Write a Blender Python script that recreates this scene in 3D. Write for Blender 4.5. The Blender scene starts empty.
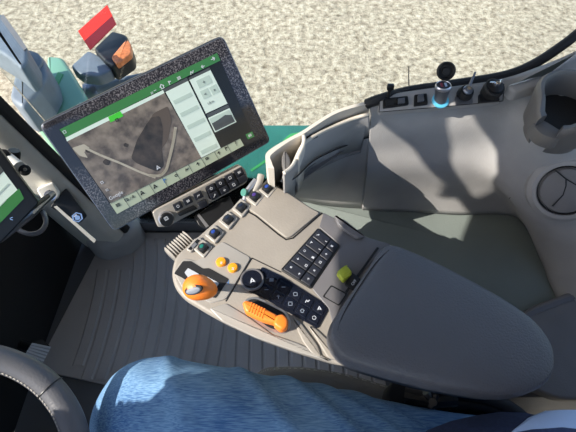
import bpy, bmesh, math, random
from mathutils import Vector, Matrix, noise
random.seed(7)
SC = bpy.context.scene; COL = SC.collection
V = Vector
# ------------------------------------------------------------------ camera
PITCH = math.radians(58); FP = 432.0
CAM = V((0, 0, 1.30))
R_ = V((1, 0, 0)); F_ = V((0, math.cos(PITCH), -math.sin(PITCH))); U_ = V((0, math.sin(PITCH), math.cos(PITCH)))
cd = bpy.data.cameras.new('camera'); cam = bpy.data.objects.new('camera', cd); COL.objects.link(cam)
cd.sensor_width = 36; cd.lens = 27; cd.clip_start = 0.02; cd.clip_end = 100
cam.location = CAM; cam.rotation_euler = (math.pi/2 - PITCH, 0, 0)
SC.camera = cam
def ray(px, py): return F_ + R_*((px-288)/FP) - U_*((py-216)/FP)
def P(px, py, z):
    d = ray(px, py); return CAM + d*((z-CAM.z)/d.z)
class Plane:
    def __init__(s, o, n): s.o = V(o); s.n = V(n).normalized()
    def hit(s, px, py, lift=0):
        d = ray(px, py); o = s.o + s.n*lift
        return CAM + d*((o-CAM).dot(s.n)/d.dot(s.n))
def flat(z): return Plane((0, 0, z), (0, 0, 1))

# ------------------------------------------------------------------ materials
def srgb(c):
    return tuple(((x/255)/12.92 if x/255 <= 0.04045 else ((x/255+0.055)/1.055)**2.4) for x in c)
def mat(name, rgb, rough=0.55, metal=0.0, var=0.0, vscale=20, bump=0.0, bscale=300, spec=0.5, emit=0, rgb2=None, stretch=(1,1,1), coat=0):
    m = bpy.data.materials.new(name); m.use_nodes = True; nt = m.node_tree; n = nt.nodes; l = nt.links
    b = n['Principled BSDF']; c = srgb(rgb)
    b.inputs['Base Color'].default_value = (*c, 1); b.inputs['Roughness'].default_value = rough
    b.inputs['Metallic'].default_value = metal; b.inputs['Specular IOR Level'].default_value = spec
    b.inputs['Coat Weight'].default_value = coat
    tc = n.new('ShaderNodeTexCoord'); mp = n.new('ShaderNodeMapping'); mp.inputs['Scale'].default_value = stretch
    l.new(tc.outputs['Object'], mp.inputs['Vector'])
    if var or rgb2:
        t = n.new('ShaderNodeTexNoise'); t.inputs['Scale'].default_value = vscale; t.inputs['Detail'].default_value = 6
        l.new(mp.outputs[0], t.inputs['Vector'])
        r = n.new('ShaderNodeValToRGB'); r.color_ramp.elements[0].position = .35; r.color_ramp.elements[1].position = .65
        if rgb2: a, d = c, srgb(rgb2)
        else: a = tuple(x*(1-var) for x in c); d = tuple(min(1, x*(1+var)) for x in c)
        r.color_ramp.elements[0].color = (*a, 1); r.color_ramp.elements[1].color = (*d, 1)
        l.new(t.outputs['Fac'], r.inputs[0]); l.new(r.outputs[0], b.inputs['Base Color'])
        if emit: l.new(r.outputs[0], b.inputs['Emission Color'])
    if bump:
        t2 = n.new('ShaderNodeTexNoise'); t2.inputs['Scale'].default_value = bscale; t2.inputs['Detail'].default_value = 3
        l.new(mp.outputs[0], t2.inputs['Vector'])
        bm_ = n.new('ShaderNodeBump'); bm_.inputs['Strength'].default_value = bump; bm_.inputs['Distance'].default_value = .002
        l.new(t2.outputs['Fac'], bm_.inputs['Height']); l.new(bm_.outputs[0], b.inputs['Normal'])
    if emit:
        b.inputs['Emission Strength'].default_value = emit
        if not (var or rgb2): b.inputs['Emission Color'].default_value = (*c, 1)
    return m
M = dict(
 beige = mat('warm_grey_plastic', (138,131,122), .5, var=.05, bump=.15),
 beige_gloss = mat('satin_grey_plastic', (150,145,138), .3, bump=.03),
 panel = mat('cab_panel_plastic', (152,150,149), .6, var=.05, bump=.25, bscale=500),
 panel_dark = mat('mid_grey_plastic', (112,110,110), .55, var=.05, bump=.2, bscale=500),
 pocket = mat('pocket_plastic', (196,188,176), .5, var=.04, bump=.1),
 cup = mat('cup_rubber', (98,95,93), .5, bump=.1),
 pad = mat('charcoal_leatherette', (82,82,87), .5, var=.05, vscale=8, bump=.5, bscale=420),
 plate = mat('dark_grey_plate', (96,94,96), .38, bump=.05),
 tray = mat('tray_mat', (116,124,120), .8, var=.07, vscale=7, bump=.2),
 black = mat('black_plastic', (20,21,24), .4),
 blackm = mat('matte_black', (14,14,17), .8),
 rubber = mat('black_rubber', (24,24,26), .7, bump=.3),
 key = mat('key_black', (34,36,44), .35),
 touch = mat('touch_panel_black', (18,22,34), .15),
 silver = mat('silver', (190,190,195), .3, metal=.8),
 gateplate = mat('light_grey_gate', (176,178,182), .4),
 knobface = mat('knob_face', (84,92,106), .5),
 chrome = mat('chrome', (215,215,220), .12, metal=1),
 steel = mat('dull_steel', (120,125,135), .35, metal=.8),
 orange = mat('orange_plastic', (232,122,34), .45, bump=.1),
 orange2 = mat('amber_button', (238,150,30), .4),
 yellow = mat('yellow_green_cap', (168,176,52), .5),
 mat_ = mat('floor_mat_rubber', (158,152,148), .65, var=.08, vscale=5, bump=.2),
 pedal = mat('pedal_rubber', (150,152,158), .55),
 floor = mat('floor_rubber', (80,80,82), .8),
 green = mat('green_paint', (44,112,94), .3, var=.18, vscale=6, coat=.3),
 greenb = mat('bright_green_paint', (60,150,80), .3, coat=.3),
 gglass = mat('green_grey', (120,165,140), .3),
 greybox = mat('weathered_grey', (105,115,125), .5, var=.1),
 pillar = mat('pillar_plastic', (196,193,184), .5, var=.04, bump=.2),
 red = mat('red_reflector', (235,50,40), .35),
 darkred = mat('dark_red_film', (120,30,38), .3),
 amber = mat('amber_lens', (205,120,70), .3, var=.2, vscale=60),
 white = mat('white_plastic', (215,213,205), .45),
 glyph = mat('white_print', (205,208,214), .5),
 glyphd = mat('grey_print', (120,128,140), .5),
 leather = mat('wheel_leather', (92,92,96), .42, bump=.25, bscale=300),
 seat = mat('seat_fabric', (122,117,112), .75, bump=.5, bscale=500),
 thread = mat('thread', (165,160,150), .7),
 blueL = mat('blue_lens', (36,60,130), .15), greenL = mat('green_lens', (30,100,88), .15),
 purpleL = mat('purple_lens', (62,44,104), .15), darkL = mat('dark_lens', (30,36,50), .15),
 ring = mat('lit_ring', (80,160,190), .3, emit=.25),
 skin = mat('skin', (200,150,120), .55),
 navy = mat('navy_fabric', (40,52,86), .85, var=.15, vscale=200, bump=.5, bscale=600),
 pale = mat('pale_blue_fabric', (178,196,226), .8, bump=.2),
 sky_b = mat('screen_blue', (70,110,160), .4, emit=.25),
)
# screen surfaces (backlit)
def scr(name, rgb, e=.32, **k): return mat(name, rgb, .25, emit=e, **k)
M['s_green'] = scr('screen_green', (52,108,60)); M['s_lgreen'] = scr('screen_bright_green', (60,170,50), .4)
M['s_white'] = scr('screen_white', (186,200,190)); M['s_grey'] = scr('screen_grey', (160,176,166))
M['s_dgrey'] = scr('screen_dark', (70,74,74), .15); M['s_tab'] = scr('screen_tab', (150,160,140))
M['s_map'] = scr('screen_map', (78,72,68), .12, rgb2=(128,118,108), vscale=55)
M['s_road'] = scr('screen_road', (158,152,138), .25); M['s_wood'] = scr('screen_wood', (44,42,40), .08, rgb2=(74,66,60), vscale=60)  # second tone shared by the map trees and the painted reflection
M['s_sol'] = scr('screen_soil', (86,76,68), .1)
M['s_black'] = scr('screen_black', (24,26,26), .05)
# dusty glass bezel
def dusty():
    m = mat('dusty_black_glass', (26,27,34), .12, spec=.6); nt = m.node_tree; n = nt.nodes; l = nt.links; b = n['Principled BSDF']
    tc = n.new('ShaderNodeTexCoord'); t = n.new('ShaderNodeTexNoise'); t.inputs['Scale'].default_value = 420; t.inputs['Detail'].default_value = 4
    t3 = n.new('ShaderNodeTexNoise'); t3.inputs['Scale'].default_value = 6
    l.new(tc.outputs['Object'], t.inputs['Vector']); l.new(tc.outputs['Object'], t3.inputs['Vector'])
    r = n.new('ShaderNodeValToRGB'); r.color_ramp.elements[0].position = .47; r.color_ramp.elements[1].position = .7
    r.color_ramp.elements[0].color = (*srgb((38,38,46)), 1); r.color_ramp.elements[1].color = (*srgb((128,124,128)), 1)
    r3 = n.new('ShaderNodeValToRGB'); r3.color_ramp.elements[0].position = .38; r3.color_ramp.elements[1].position = .52
    mul = n.new('ShaderNodeMix'); mul.data_type = 'RGBA'
    mul.inputs[6].default_value = (*srgb((30,31,38)), 1)
    l.new(t.outputs['Fac'], r.inputs[0]); l.new(t3.outputs['Fac'], r3.inputs[0])
    l.new(r3.outputs[0], mul.inputs[0]); l.new(r.outputs[0], mul.inputs[7]); l.new(mul.outputs[2], b.inputs['Base Color'])
    return m
M['dusty'] = dusty()
def gravel():
    m = mat('gravel', (210,200,180), .9); nt = m.node_tree; n = nt.nodes; l = nt.links; b = n['Principled BSDF']
    tc = n.new('ShaderNodeTexCoord')
    v = n.new('ShaderNodeTexVoronoi'); v.inputs['Scale'].default_value = 24; v.inputs['Randomness'].default_value = 1
    no = n.new('ShaderNodeTexNoise'); no.inputs['Scale'].default_value = 16; no.inputs['Detail'].default_value = 8; no.inputs['Roughness'].default_value = .75
    big = n.new('ShaderNodeTexNoise'); big.inputs['Scale'].default_value = .9; big.inputs['Detail'].default_value = 4
    for t in (v, no, big): l.new(tc.outputs['Object'], t.inputs['Vector'])
    r = n.new('ShaderNodeValToRGB'); e = r.color_ramp.elements
    e[0].position = .36; e[0].color = (*srgb((132,116,92)), 1); e[1].position = .56; e[1].color = (*srgb((214,200,172)), 1)
    x = r.color_ramp.elements.new(.75); x.color = (*srgb((240,230,208)), 1)
    l.new(no.outputs['Fac'], r.inputs[0])
    mx = n.new('ShaderNodeMix'); mx.data_type = 'RGBA'; mx.blend_type = 'MULTIPLY'; mx.inputs[0].default_value = .35
    l.new(r.outputs[0], mx.inputs[6]); l.new(v.outputs['Color'], mx.inputs[7])
    hs = n.new('ShaderNodeHueSaturation'); hs.inputs['Saturation'].default_value = .0
    l.new(v.outputs['Color'], hs.inputs['Color']); l.new(hs.outputs[0], mx.inputs[7])
    mx2 = n.new('ShaderNodeMix'); mx2.data_type = 'RGBA'; mx2.blend_type = 'MULTIPLY'; mx2.inputs[0].default_value = .25
    l.new(mx.outputs[2], mx2.inputs[6]); l.new(big.outputs['Fac'], mx2.inputs[7]); l.new(mx2.outputs[2], b.inputs['Base Color'])
    bp = n.new('ShaderNodeBump'); bp.inputs['Strength'].default_value = .9; bp.inputs['Distance'].default_value = .03
    l.new(no.outputs['Fac'], bp.inputs['Height']); l.new(bp.outputs[0], b.inputs['Normal'])
    return m
M['gravel'] = gravel()
def denim():
    m = mat('denim', (84,120,176), .9); nt = m.node_tree; n = nt.nodes; l = nt.links; b = n['Principled BSDF']
    tc = n.new('ShaderNodeTexCoord'); mp = n.new('ShaderNodeMapping'); mp.inputs['Scale'].default_value = (60, 700, 500)
    mp.inputs['Rotation'].default_value = (0, 0, .13)
    t = n.new('ShaderNodeTexNoise'); t.inputs['Scale'].default_value = 1; t.inputs['Detail'].default_value = 4
    t2 = n.new('ShaderNodeTexNoise'); t2.inputs['Scale'].default_value = 9; t2.inputs['Detail'].default_value = 3
    l.new(tc.outputs['Object'], mp.inputs['Vector']); l.new(mp.outputs[0], t.inputs['Vector']); l.new(tc.outputs['Object'], t2.inputs['Vector'])
    add = n.new('ShaderNodeMath'); add.operation = 'MULTIPLY_ADD'; add.inputs[1].default_value = .6; l.new(t.outputs['Fac'], add.inputs[0]); 
    m2 = n.new('ShaderNodeMath'); m2.operation = 'MULTIPLY'; m2.inputs[1].default_value = .4; l.new(t2.outputs['Fac'], m2.inputs[0]); l.new(m2.outputs[0], add.inputs[2])
    r = n.new('ShaderNodeValToRGB'); e = r.color_ramp.elements; e[0].position = .38; e[1].position = .62
    e[0].color = (*srgb((60,100,148)), 1); e[1].color = (*srgb((122,160,192)), 1)
    l.new(add.outputs[0], r.inputs[0]); l.new(r.outputs[0], b.inputs['Base Color'])
    bp = n.new('ShaderNodeBump'); bp.inputs['Strength'].default_value = .5; bp.inputs['Distance'].default_value = .001
    l.new(t.outputs['Fac'], bp.inputs['Height']); l.new(bp.outputs[0], b.inputs['Normal'])
    return m
M['denim'] = denim()
def glass():
    m = bpy.data.materials.new('window_glass'); m.use_nodes = True; nt = m.node_tree; n = nt.nodes; l = nt.links
    n.remove(n['Principled BSDF']); o = n['Material Output']
    tr = n.new('ShaderNodeBsdfTransparent'); tr.inputs[0].default_value = (.93, .96, .97, 1)
    gl = n.new('ShaderNodeBsdfGlossy'); gl.inputs['Roughness'].default_value = .02
    fr = n.new('ShaderNodeFresnel'); fr.inputs[0].default_value = 1.25
    mx = n.new('ShaderNodeMixShader'); l.new(fr.outputs[0], mx.inputs[0]); l.new(tr.outputs[0], mx.inputs[1]); l.new(gl.outputs[0], mx.inputs[2]); l.new(mx.outputs[0], o.inputs[0])
    return m
M['glass'] = glass()

# ------------------------------------------------------------------ mesh helpers
def link(name, bm, m, parent=None, smooth=True, ang=35):
    me = bpy.data.meshes.new(name)
    bmesh.ops.recalc_face_normals(bm, faces=bm.faces)
    if smooth:
        for f in bm.faces: f.smooth = True
        a = math.radians(ang)
        for e in bm.edges:
            if len(e.link_faces) == 2 and e.calc_face_angle(0) > a: e.smooth = False
    bm.to_mesh(me); bm.free()
    o = bpy.data.objects.new(name, me); COL.objects.link(o)
    if m: me.materials.append(m)
    if parent is not None: par(o, parent)
    return o
def wm(o):
    return (wm(o.parent) @ o.matrix_parent_inverse if o.parent else Matrix()) @ o.matrix_basis
def par(o, p):
    o.parent = p; o.matrix_parent_inverse = wm(p).inverted()
def thing(name, label, cat, loc, group=None):
    o = bpy.data.objects.new(name, None); COL.objects.link(o); o.location = loc; o.empty_display_size = .05
    tag(o, label, cat, group)
    return o
def tag(o, label, cat, group=None):
    o['label'] = label; o['category'] = cat
    if group: o['group'] = group
    return o
def struct(o): o['kind'] = 'structure'; return o
def rounded(pts, r, seg=4):
    """round corners of a 3D polygon"""
    out = []; n = len(pts)
    for i in range(n):
        a, b, c = pts[i-1], pts[i], pts[(i+1) % n]
        u = (a-b); v = (c-b); k = min(r, u.length*.45, v.length*.45)
        p0 = b+u.normalized()*k; p2 = b+v.normalized()*k
        for s in range(seg+1):
            t = s/seg; out.append(p0*(1-t)**2 + b*2*t*(1-t) + p2*t*t)
    return out
def crom(pts, n=6, closed=True):
    out = []; N = len(pts); rng = range(N if closed else N-1)
    g = (lambda i: pts[i % N]) if closed else (lambda i: pts[max(0, min(N-1, i))])
    for i in rng:
        a, b, c, d = g(i-1), g(i), g(i+1), g(i+2)
        for s in range(n):
            t = s/n
            out.append(.5*((2*b)+(c-a)*t+(2*a-5*b+4*c-d)*t*t+(3*b-a-3*c+d)*t**3))
    if not closed: out.append(pts[-1].copy())
    return out
def prism_bm(bm, pts, nrm, depth, bev=0, seg=2, taper=None):
    """pts: top outline; extruded by depth against nrm. bevel the top rim."""
    nrm = V(nrm).normalized(); c = sum(pts, V())/len(pts)
    def inset(k):
        res = []; n = len(pts)
        ar = V()
        for i in range(n): ar += (pts[i]-c).cross(pts[(i+1) % n]-c)
        sg = 1 if ar.dot(nrm) > 0 else -1
        for i in range(n):
            e1 = (pts[i]-pts[i-1]); e2 = (pts[(i+1) % n]-pts[i])
            if e1.length < 1e-7: e1 = e2
            if e2.length < 1e-7: e2 = e1
            n1 = nrm.cross(e1).normalized()*sg; n2 = nrm.cross(e2).normalized()*sg
            m_ = (n1+n2); m_ = m_.normalized() if m_.length > 1e-4 else n1
            q = max(.5, m_.dot(n1)); res.append(pts[i]+m_*(k/q))
        return res
    rings = []
    if bev > 0:
        for s in range(seg+1):
            a = math.pi/2*s/seg
            rings.append([p - nrm*(bev*(1-math.cos(a))) for p in inset(bev*(1-math.sin(a)))])
    else: rings.append(list(pts))
    base = [p - nrm*depth for p in (pts if taper is None else [c+(p-c)*taper for p in pts])]
    rings.append(base)
    vs = [[bm.verts.new(p) for p in r] for r in rings]
    n = len(pts)
    for a, b in zip(vs, vs[1:]):
        for i in range(n):
            try: bm.faces.new((a[i], a[(i+1) % n], b[(i+1) % n], b[i]))
            except ValueError: pass
    bm.faces.new(vs[0]); bm.faces.new(list(reversed(vs[-1])))
    return bm
def prism(name, pts, nrm, depth, m, parent=None, bev=0, r=0, seg=3, taper=None, smooth=True):
    if r: pts = rounded(pts, r)
    bm = bmesh.new(); prism_bm(bm, pts, nrm, depth, bev, seg, taper)
    return link(name, bm, m, parent, smooth)
def pp(name, pxs, pl, depth, m, parent=None, lift=0, **k):
    return prism(name, [pl.hit(x, y, lift) for x, y in pxs], pl.n, depth, m, parent, **k)
def tube_bm(bm, pts, r, seg=12, cap=True):
    n = len(pts); rr = r if isinstance(r, (list, tuple)) else [r]*n
    T = [(pts[min(i+1, n-1)]-pts[max(i-1, 0)]).normalized() for i in range(n)]
    x = T[0].orthogonal().normalized(); rings = []
    for i in range(n):
        x = (x - T[i]*x.dot(T[i])).normalized(); y = T[i].cross(x)
        rings.append([bm.verts.new(pts[i]+(x*math.cos(2*math.pi*j/seg)+y*math.sin(2*math.pi*j/seg))*rr[i]) for j in range(seg)])
    for a, b in zip(rings, rings[1:]):
        for j in range(seg): bm.faces.new((a[j], a[(j+1) % seg], b[(j+1) % seg], b[j]))
    if cap: bm.faces.new(list(reversed(rings[0]))); bm.faces.new(rings[-1])
    return bm
def tube(name, pts, r, m, parent=None, seg=12, **k):
    bm = bmesh.new(); tube_bm(bm, pts, r, seg); return link(name, bm, m, parent, **k)
def lathe_bm(bm, o, ax, prof, seg=28, close=True):
    """prof: list of (radius, height along axis)"""
    ax = V(ax).normalized(); x = ax.orthogonal().normalized(); y = ax.cross(x); rings = []
    for r, h in prof:
        rings.append([bm.verts.new(V(o)+ax*h+(x*math.cos(2*math.pi*j/seg)+y*math.sin(2*math.pi*j/seg))*max(r, 1e-5)) for j in range(seg)])
    for a, b in zip(rings, rings[1:]):
        for j in range(seg): bm.faces.new((a[j], a[(j+1) % seg], b[(j+1) % seg], b[j]))
    if close: bm.faces.new(list(reversed(rings[0]))); bm.faces.new(rings[-1])
    return bm
def lathe(name, o, ax, prof, m, parent=None, seg=28, **k):
    bm = bmesh.new(); lathe_bm(bm, o, ax, prof, seg); return link(name, bm, m, parent, **k)
def loft_bm(bm, rows, nu=5, nv=5, thick=0, side=None):
    """rows: list of rows (same count) of points -> catmull-rom surface"""
    A = [crom(r, nu, False) for r in rows]
    cols = list(zip(*A)); B = [crom(list(c), nv, False) for c in cols]
    g = [[bm.verts.new(p) for p in c] for c in B]
    for i in range(len(g)-1):
        for j in range(len(g[0])-1):
            try: bm.faces.new((g[i][j], g[i+1][j], g[i+1][j+1], g[i][j+1]))
            except ValueError: pass
    return bm
def thicken(o, t_):
    md = o.modifiers.new('thickness', 'SOLIDIFY'); md.thickness = t_; md.offset = 0; return o
def box_bm(bm, c, s, rz=0):
    mt = Matrix.Translation(V(c)) @ Matrix.Rotation(rz, 4, 'Z') @ Matrix.Diagonal((*s, 1))
    bmesh.ops.create_cube(bm, size=1, matrix=mt); return bm
def box(name, c, s, m, parent=None, rz=0, bev=0):
    bm = box_bm(bmesh.new(), c, s, rz)
    if bev: bmesh.ops.bevel(bm, geom=bm.edges[:], offset=bev, segments=2, affect='EDGES', profile=.5)
    return link(name, bm, m, parent)
def stroke_bm(bm, pts, w, nrm, h=.0004):
    """flat line of width w on a plane"""
    nrm = V(nrm).normalized()
    for a, b in zip(pts, pts[1:]):
        if (b-a).length < 1e-6: continue
        t = (b-a).normalized(); s = nrm.cross(t)*w/2; e = t*w*.3
        prism_bm(bm, [a-s-e, b-s+e, b+s+e, a+s-e], nrm, h)
    return bm
def text(name, body, o, xdir, nrm, size, m, parent):
    cu = bpy.data.curves.new('lettering_curve', 'FONT'); cu.body = body; cu.size = size; cu.extrude = .0002; cu.align_x = 'CENTER'; cu.align_y = 'CENTER'
    to = bpy.data.objects.new('lettering_tmp', cu); COL.objects.link(to); bpy.context.view_layer.update()
    me = bpy.data.meshes.new_from_object(to.evaluated_get(bpy.context.evaluated_depsgraph_get()))
    bpy.data.objects.remove(to)
    x = V(xdir).normalized(); z = V(nrm).normalized(); y = z.cross(x)
    me.transform(Matrix((( x.x, y.x, z.x, o.x), (x.y, y.y, z.y, o.y), (x.z, y.z, z.z, o.z), (0, 0, 0, 1))))
    me.materials.clear(); me.materials.append(m)
    ob = bpy.data.objects.new(name, me); COL.objects.link(ob); par(ob, parent); return ob
GL = {  # simple line glyphs in a -1..1 box
 'tri': [[(-.7,-.6),(0,.8),(.7,-.6),(0,-.2),(-.7,-.6)]], 'plus': [[(-.7,0),(.7,0)],[(0,-.7),(0,.7)]], 'minus': [[(-.7,0),(.7,0)]],
 'sq': [[(-.7,-.7),(.7,-.7),(.7,.7),(-.7,.7),(-.7,-.7)]], 'right': [[(-.7,0),(.7,0)],[(.1,.6),(.7,0),(.1,-.6)]], 'left': [[(-.7,0),(.7,0)],[(-.1,.6),(-.7,0),(-.1,-.6)]],
 'home': [[(-.8,0),(0,.8),(.8,0)],[(-.5,0),(-.5,-.7),(.5,-.7),(.5,0)]], 'bars': [[(-.8,.5),(.8,.5)],[(-.8,0),(.8,0)],[(-.8,-.5),(.8,-.5)]],
 'fan': [[(-.7,-.7),(.7,.7)],[(-.7,.7),(.7,-.7)],[(0,-.8),(0,.8)]], 'up': [[(0,-.7),(0,.7)],[(-.6,.1),(0,.7),(.6,.1)]], 'zig': [[(-.8,-.5),(-.3,.5),(.2,-.3),(.8,.5)]],
 'key': [[(-.8,-.8),(0,0),(.2,.6),(.7,.6),(.7,0),(0,0)]], 'flag': [[(-.5,-.8),(-.5,.8),(.6,.4),(-.5,.1)]], 'ring': [[(math.cos(a*math.pi/6)*.7, math.sin(a*math.pi/6)*.7) for a in range(13)]],
 'arr': [[(-.7,0),(-.2,.5)],[(-.7,0),(-.2,-.5)],[(-.7,0),(.1,0)],[(.4,-.6),(.4,.6)]],
}
def glyph(name, kind, o, x, nrm, s, m, parent, w=None):
    nrm = V(nrm).normalized(); x = V(x).normalized(); y = nrm.cross(x); bm = bmesh.new()
    for st in GL[kind]: stroke_bm(bm, [o+x*a*s+y*b*s for a, b in st], w or s*.28, nrm)
    return link(name, bm, m, parent, smooth=False)

# ------------------------------------------------------------------ light
SUN = V((.97, .31, -.80)).normalized()
sd = bpy.data.lights.new('sun', 'SUN'); sd.energy = 8.5; sd.angle = math.radians(.35); sd.color = (1, .94, .84)
so = bpy.data.objects.new('sun', sd); COL.objects.link(so); so.rotation_euler = SUN.to_track_quat('-Z', 'Y').to_euler(); so.location = (-4, -3, 5)
w = bpy.data.worlds.new('sky'); SC.world = w; w.use_nodes = True; nt = w.node_tree
bg = nt.nodes['Background']; st = nt.nodes.new('ShaderNodeTexSky'); st.sky_type = 'NISHITA'; st.sun_disc = False
st.sun_elevation = math.radians(37); st.sun_rotation = math.radians(-112); nt.links.new(st.outputs[0], bg.inputs[0]); bg.inputs[1].default_value = .33
vs = SC.view_settings; vs.view_transform = 'Standard'; vs.look = 'None'; vs.gamma = 1; vs.exposure = 0; vs.use_curve_mapping = False

# ================================================================== OUTSIDE
GZ = -1.5
bm = bmesh.new(); bmesh.ops.create_grid(bm, x_segments=1, y_segments=1, size=30)
g = link('ground', bm, M['gravel']); g.location = (0, 0, GZ); struct(g)

# green side deck of the tractor under the door
t = thing('tractor_side_deck', 'teal green painted side platform of the tractor seen below the right window', 'platform', (-.1, 1.0, -.3))
e0 = P(250, 124.5, -.1).y
bm = bmesh.new(); prism_bm(bm, rounded([V((-.95,.79,-.1)), V((.9,.79,-.1)), V((.9,e0,-.1)), V((-.3,e0,-.1)), V((-.95,e0-.1,-.1))], .05), V((0,0,1)), .08, .01)
link('deck_plate', bm, M['green'], t)
bm = bmesh.new(); stroke_bm(bm, [P(252,170,-.098), P(300,137,-.098), P(340,128,-.098)], .012, V((0,0,1)), .003)
link('deck_seam', bm, M['greenb'], t)
bm = bmesh.new(); prism_bm(bm, rounded([P(281,142,-.07), P(290,133,-.07), P(330,128,-.07), P(335,142,-.07)], .02), V((0,0,1)), .03, .004)
link('fender_lip', bm, M['greenb'], t)['label'] = 'bright green raised lip'

# front corner fender and step box
pf = flat(-.1)
t = thing('front_fender', 'pale green boxy front fender seen through the glass beyond the pillar', 'fender', P(70, 95, -.6))
pp('fender_top', [(46,55),(62,56),(72,72),(88,98),(84,112),(36,124),(24,112),(46,84)], pf, .25, M['gglass'], t, r=.03, bev=.02)
pp('fender_edge', [(58,72),(63,74),(40,120),(34,120)], Plane((0,0,-.095),(0,0,1)), .004, M['greenb'], t)
t = thing('step_box', 'blue grey box against the green front fender, left side', 'box', P(35, 75, -.6))
pp('box_body', [(20,46),(36,50),(44,58),(48,74),(38,92),(22,108),(8,98)], flat(.06), .15, M['greybox'], t, r=.03, bev=.02)
pp('box_cap', [(25,49),(38,52),(43,60),(36,70),(24,66)], flat(.075), .015, M['greybox'], t, r=.02, bev=.008)
t = thing('mirror_housing', 'light grey mirror housing in the upper left corner outside', 'mirror', P(10, 45, .25))
pp('housing', [(-20,5),(3,14),(18,34),(27,48),(27,62),(20,68),(6,56),(-20,40)], flat(.25), .12, M['greybox'], t, r=.02, bev=.015)
pp('housing_rim', [(3,14),(18,34),(27,48),(24,50),(14,37),(0,18)], flat(.253), .004, M['panel_dark'], t)
# marker lamp and reflector
t = thing('marker_lamp', 'black marker lamp with amber lens beside the red plate outside', 'lamp', P(110, 50, -.2))
pl = flat(-.1)
pp('lamp_housing', [(93,48),(112,30),(126,34),(131,44),(131,54),(113,66),(104,60)], pl, .09, M['black'], t, r=.02, bev=.015)
pp('lamp_lens', [(111,57),(127,38),(131,44),(131,53),(117,64)], flat(-.085), .03, M['amber'], t, r=.012, bev=.006)
pp('lamp_arm', [(88,50),(104,58),(112,70),(98,76),(80,74),(70,66)], flat(-.13), .06, M['greybox'], t, r=.02, bev=.01)
t = thing('reflector_plate', 'bright red rectangular reflector plate outside above the amber lamp', 'reflector', P(97, 27, -.1))
pr = Plane(P(97, 27, 0), (.1, -.75, .65))
pp('plate', [(78,31),(107,5),(116,24),(90,50)], pr, .012, M['red'], t)
pp('film', [(84,41),(112,16),(116,24),(90,50)], pr, .002, M['darkred'], t, lift=.002)['label'] = 'dark red lower half'  # lower half painted darker, as dimmed by the window glass
t = thing('linkage_bar', 'blue grey metal bar lying between the marker lamp and the large screen', 'bar', P(120, 88, -.3))
bm = bmesh.new(); tube_bm(bm, [P(86,97,-.35), P(95,92,-.35), P(130,82,-.35), P(175,72,-.35)], [.05,.045,.035,.03], 16); link('bar_tube', bm, M['greybox'], t)
lathe('bar_collar', P(92,93,-.35), P(130,82,-.35)-P(95,92,-.35), [(.055,-.03),(.06,-.02),(.06,.02),(.055,.03)], M['steel'], t)

# ================================================================== CAB SHELL
struct(box('floor', (-.03, .0, -.03), (1.42, 1.62, .06), M['floor']))
xw = -.72
struct(prism('wall_front', [V((-.735,.25,.80)), V((-.724,.42,.80)), V((-.83,.42,.80)), V((-.83,-.8,.80)), V((-.78,-.8,.80))], V((0,0,1)), .80, M['blackm']))
struct(prism('wall_front', [V((-.724,.42,.42)), V((-.70,.76,.42)), V((-.83,.76,.42)), V((-.83,.42,.42))], V((0,0,1)), .42, M['blackm']))
# roof: thin panel with an added hole that throws the sun patch on the right wall, the front edge throws the shade line over the console
from mathutils.geometry import tessellate_polygon
def back(p, z): return p - SUN*((z-p.z)/-SUN.z)
ZR = 1.73; roofx = -1.11
patch_hole = [back(P(*q), ZR) for q in [(437,107,.79),(463,105,.79),(480,128,.745),(498,152,.70),(507,178,.645),(494,184,.63),(472,201,.56),(441,199,.56),(458,168,.645),(447,135,.73)]]
outer = [V((-1.13,-.85,ZR)), V((.95,-.85,ZR)), V((.95,.82,ZR)), V((-1.02,.82,ZR)), V((-1.02,.12,ZR)), V((-1.13,-.08,ZR))]
bm = bmesh.new(); allp = outer+patch_hole; tris = tessellate_polygon([outer, patch_hole])
vt = [bm.verts.new(p+V((0,0,.012))) for p in allp]; vb = [bm.verts.new(p) for p in allp]
for t_ in tris: bm.faces.new([vt[i] for i in t_]); bm.faces.new([vb[i] for i in reversed(t_)])
for lo, n_ in ((0, 6), (6, len(patch_hole))):
    for i in range(n_):
        j = (i+1) % n_; bm.faces.new((vt[lo+i], vt[lo+j], vb[lo+j], vb[lo+i]))
struct(link('ceiling', bm, M['panel'], smooth=False))
struct(box('wall_rear', (.92, 0, .35), (.05, 1.6, .8), M['panel']))
struct(prism('wall_left', [V((-.8,-.80,.12)), V((.95,-.80,.12)), V((.95,-.86,.12)), V((-.8,-.86,.12))], V((0,0,1)), .15, M['panel_dark']))

# right front pillar: section A,B at floor and higher up, extrapolated to the roof
A0, B0 = V((-.504,.695,0)), V((-.630,.667,0)); A1, B1 = V((-.60,.668,.65)), V((-.695,.627,.65))
def sec(z):
    k = z/.65; a = A0.lerp(A1, k) if k <= 1 else A1+(A1-A0)*(k-1); b = B0.lerp(B1, k) if k <= 1 else B1+(B1-B0)*(k-1)
    return a, b
def pillar_loft(name, offs, m, zs=(0,.2,.4,.65,1.0,1.4,1.72), parent=None):
    bm = bmesh.new(); R = []
    for z in zs:
        a, b = sec(z); R.append([bm.verts.new(p) for p in rounded([f(a, b) for f in offs], .02, 3)])
    for p, q in zip(R, R[1:]):
        n = len(p)
        for i in range(n): bm.faces.new((p[i], p[(i+1)%n], q[(i+1)%n], q[i]))
    bm.faces.new(R[0]); bm.faces.new(list(reversed(R[-1])))
    return link(name, bm, m, parent)
tr = pillar_loft('trim_1', [lambda a,b: a, lambda a,b: a.lerp(b,.18)+V((-.004,-.030,0)), lambda a,b: b, lambda a,b: b+V((-.07,.03,0)), lambda a,b: a+V((-.06,.012,0))], M['pillar']); struct(tr)
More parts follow.
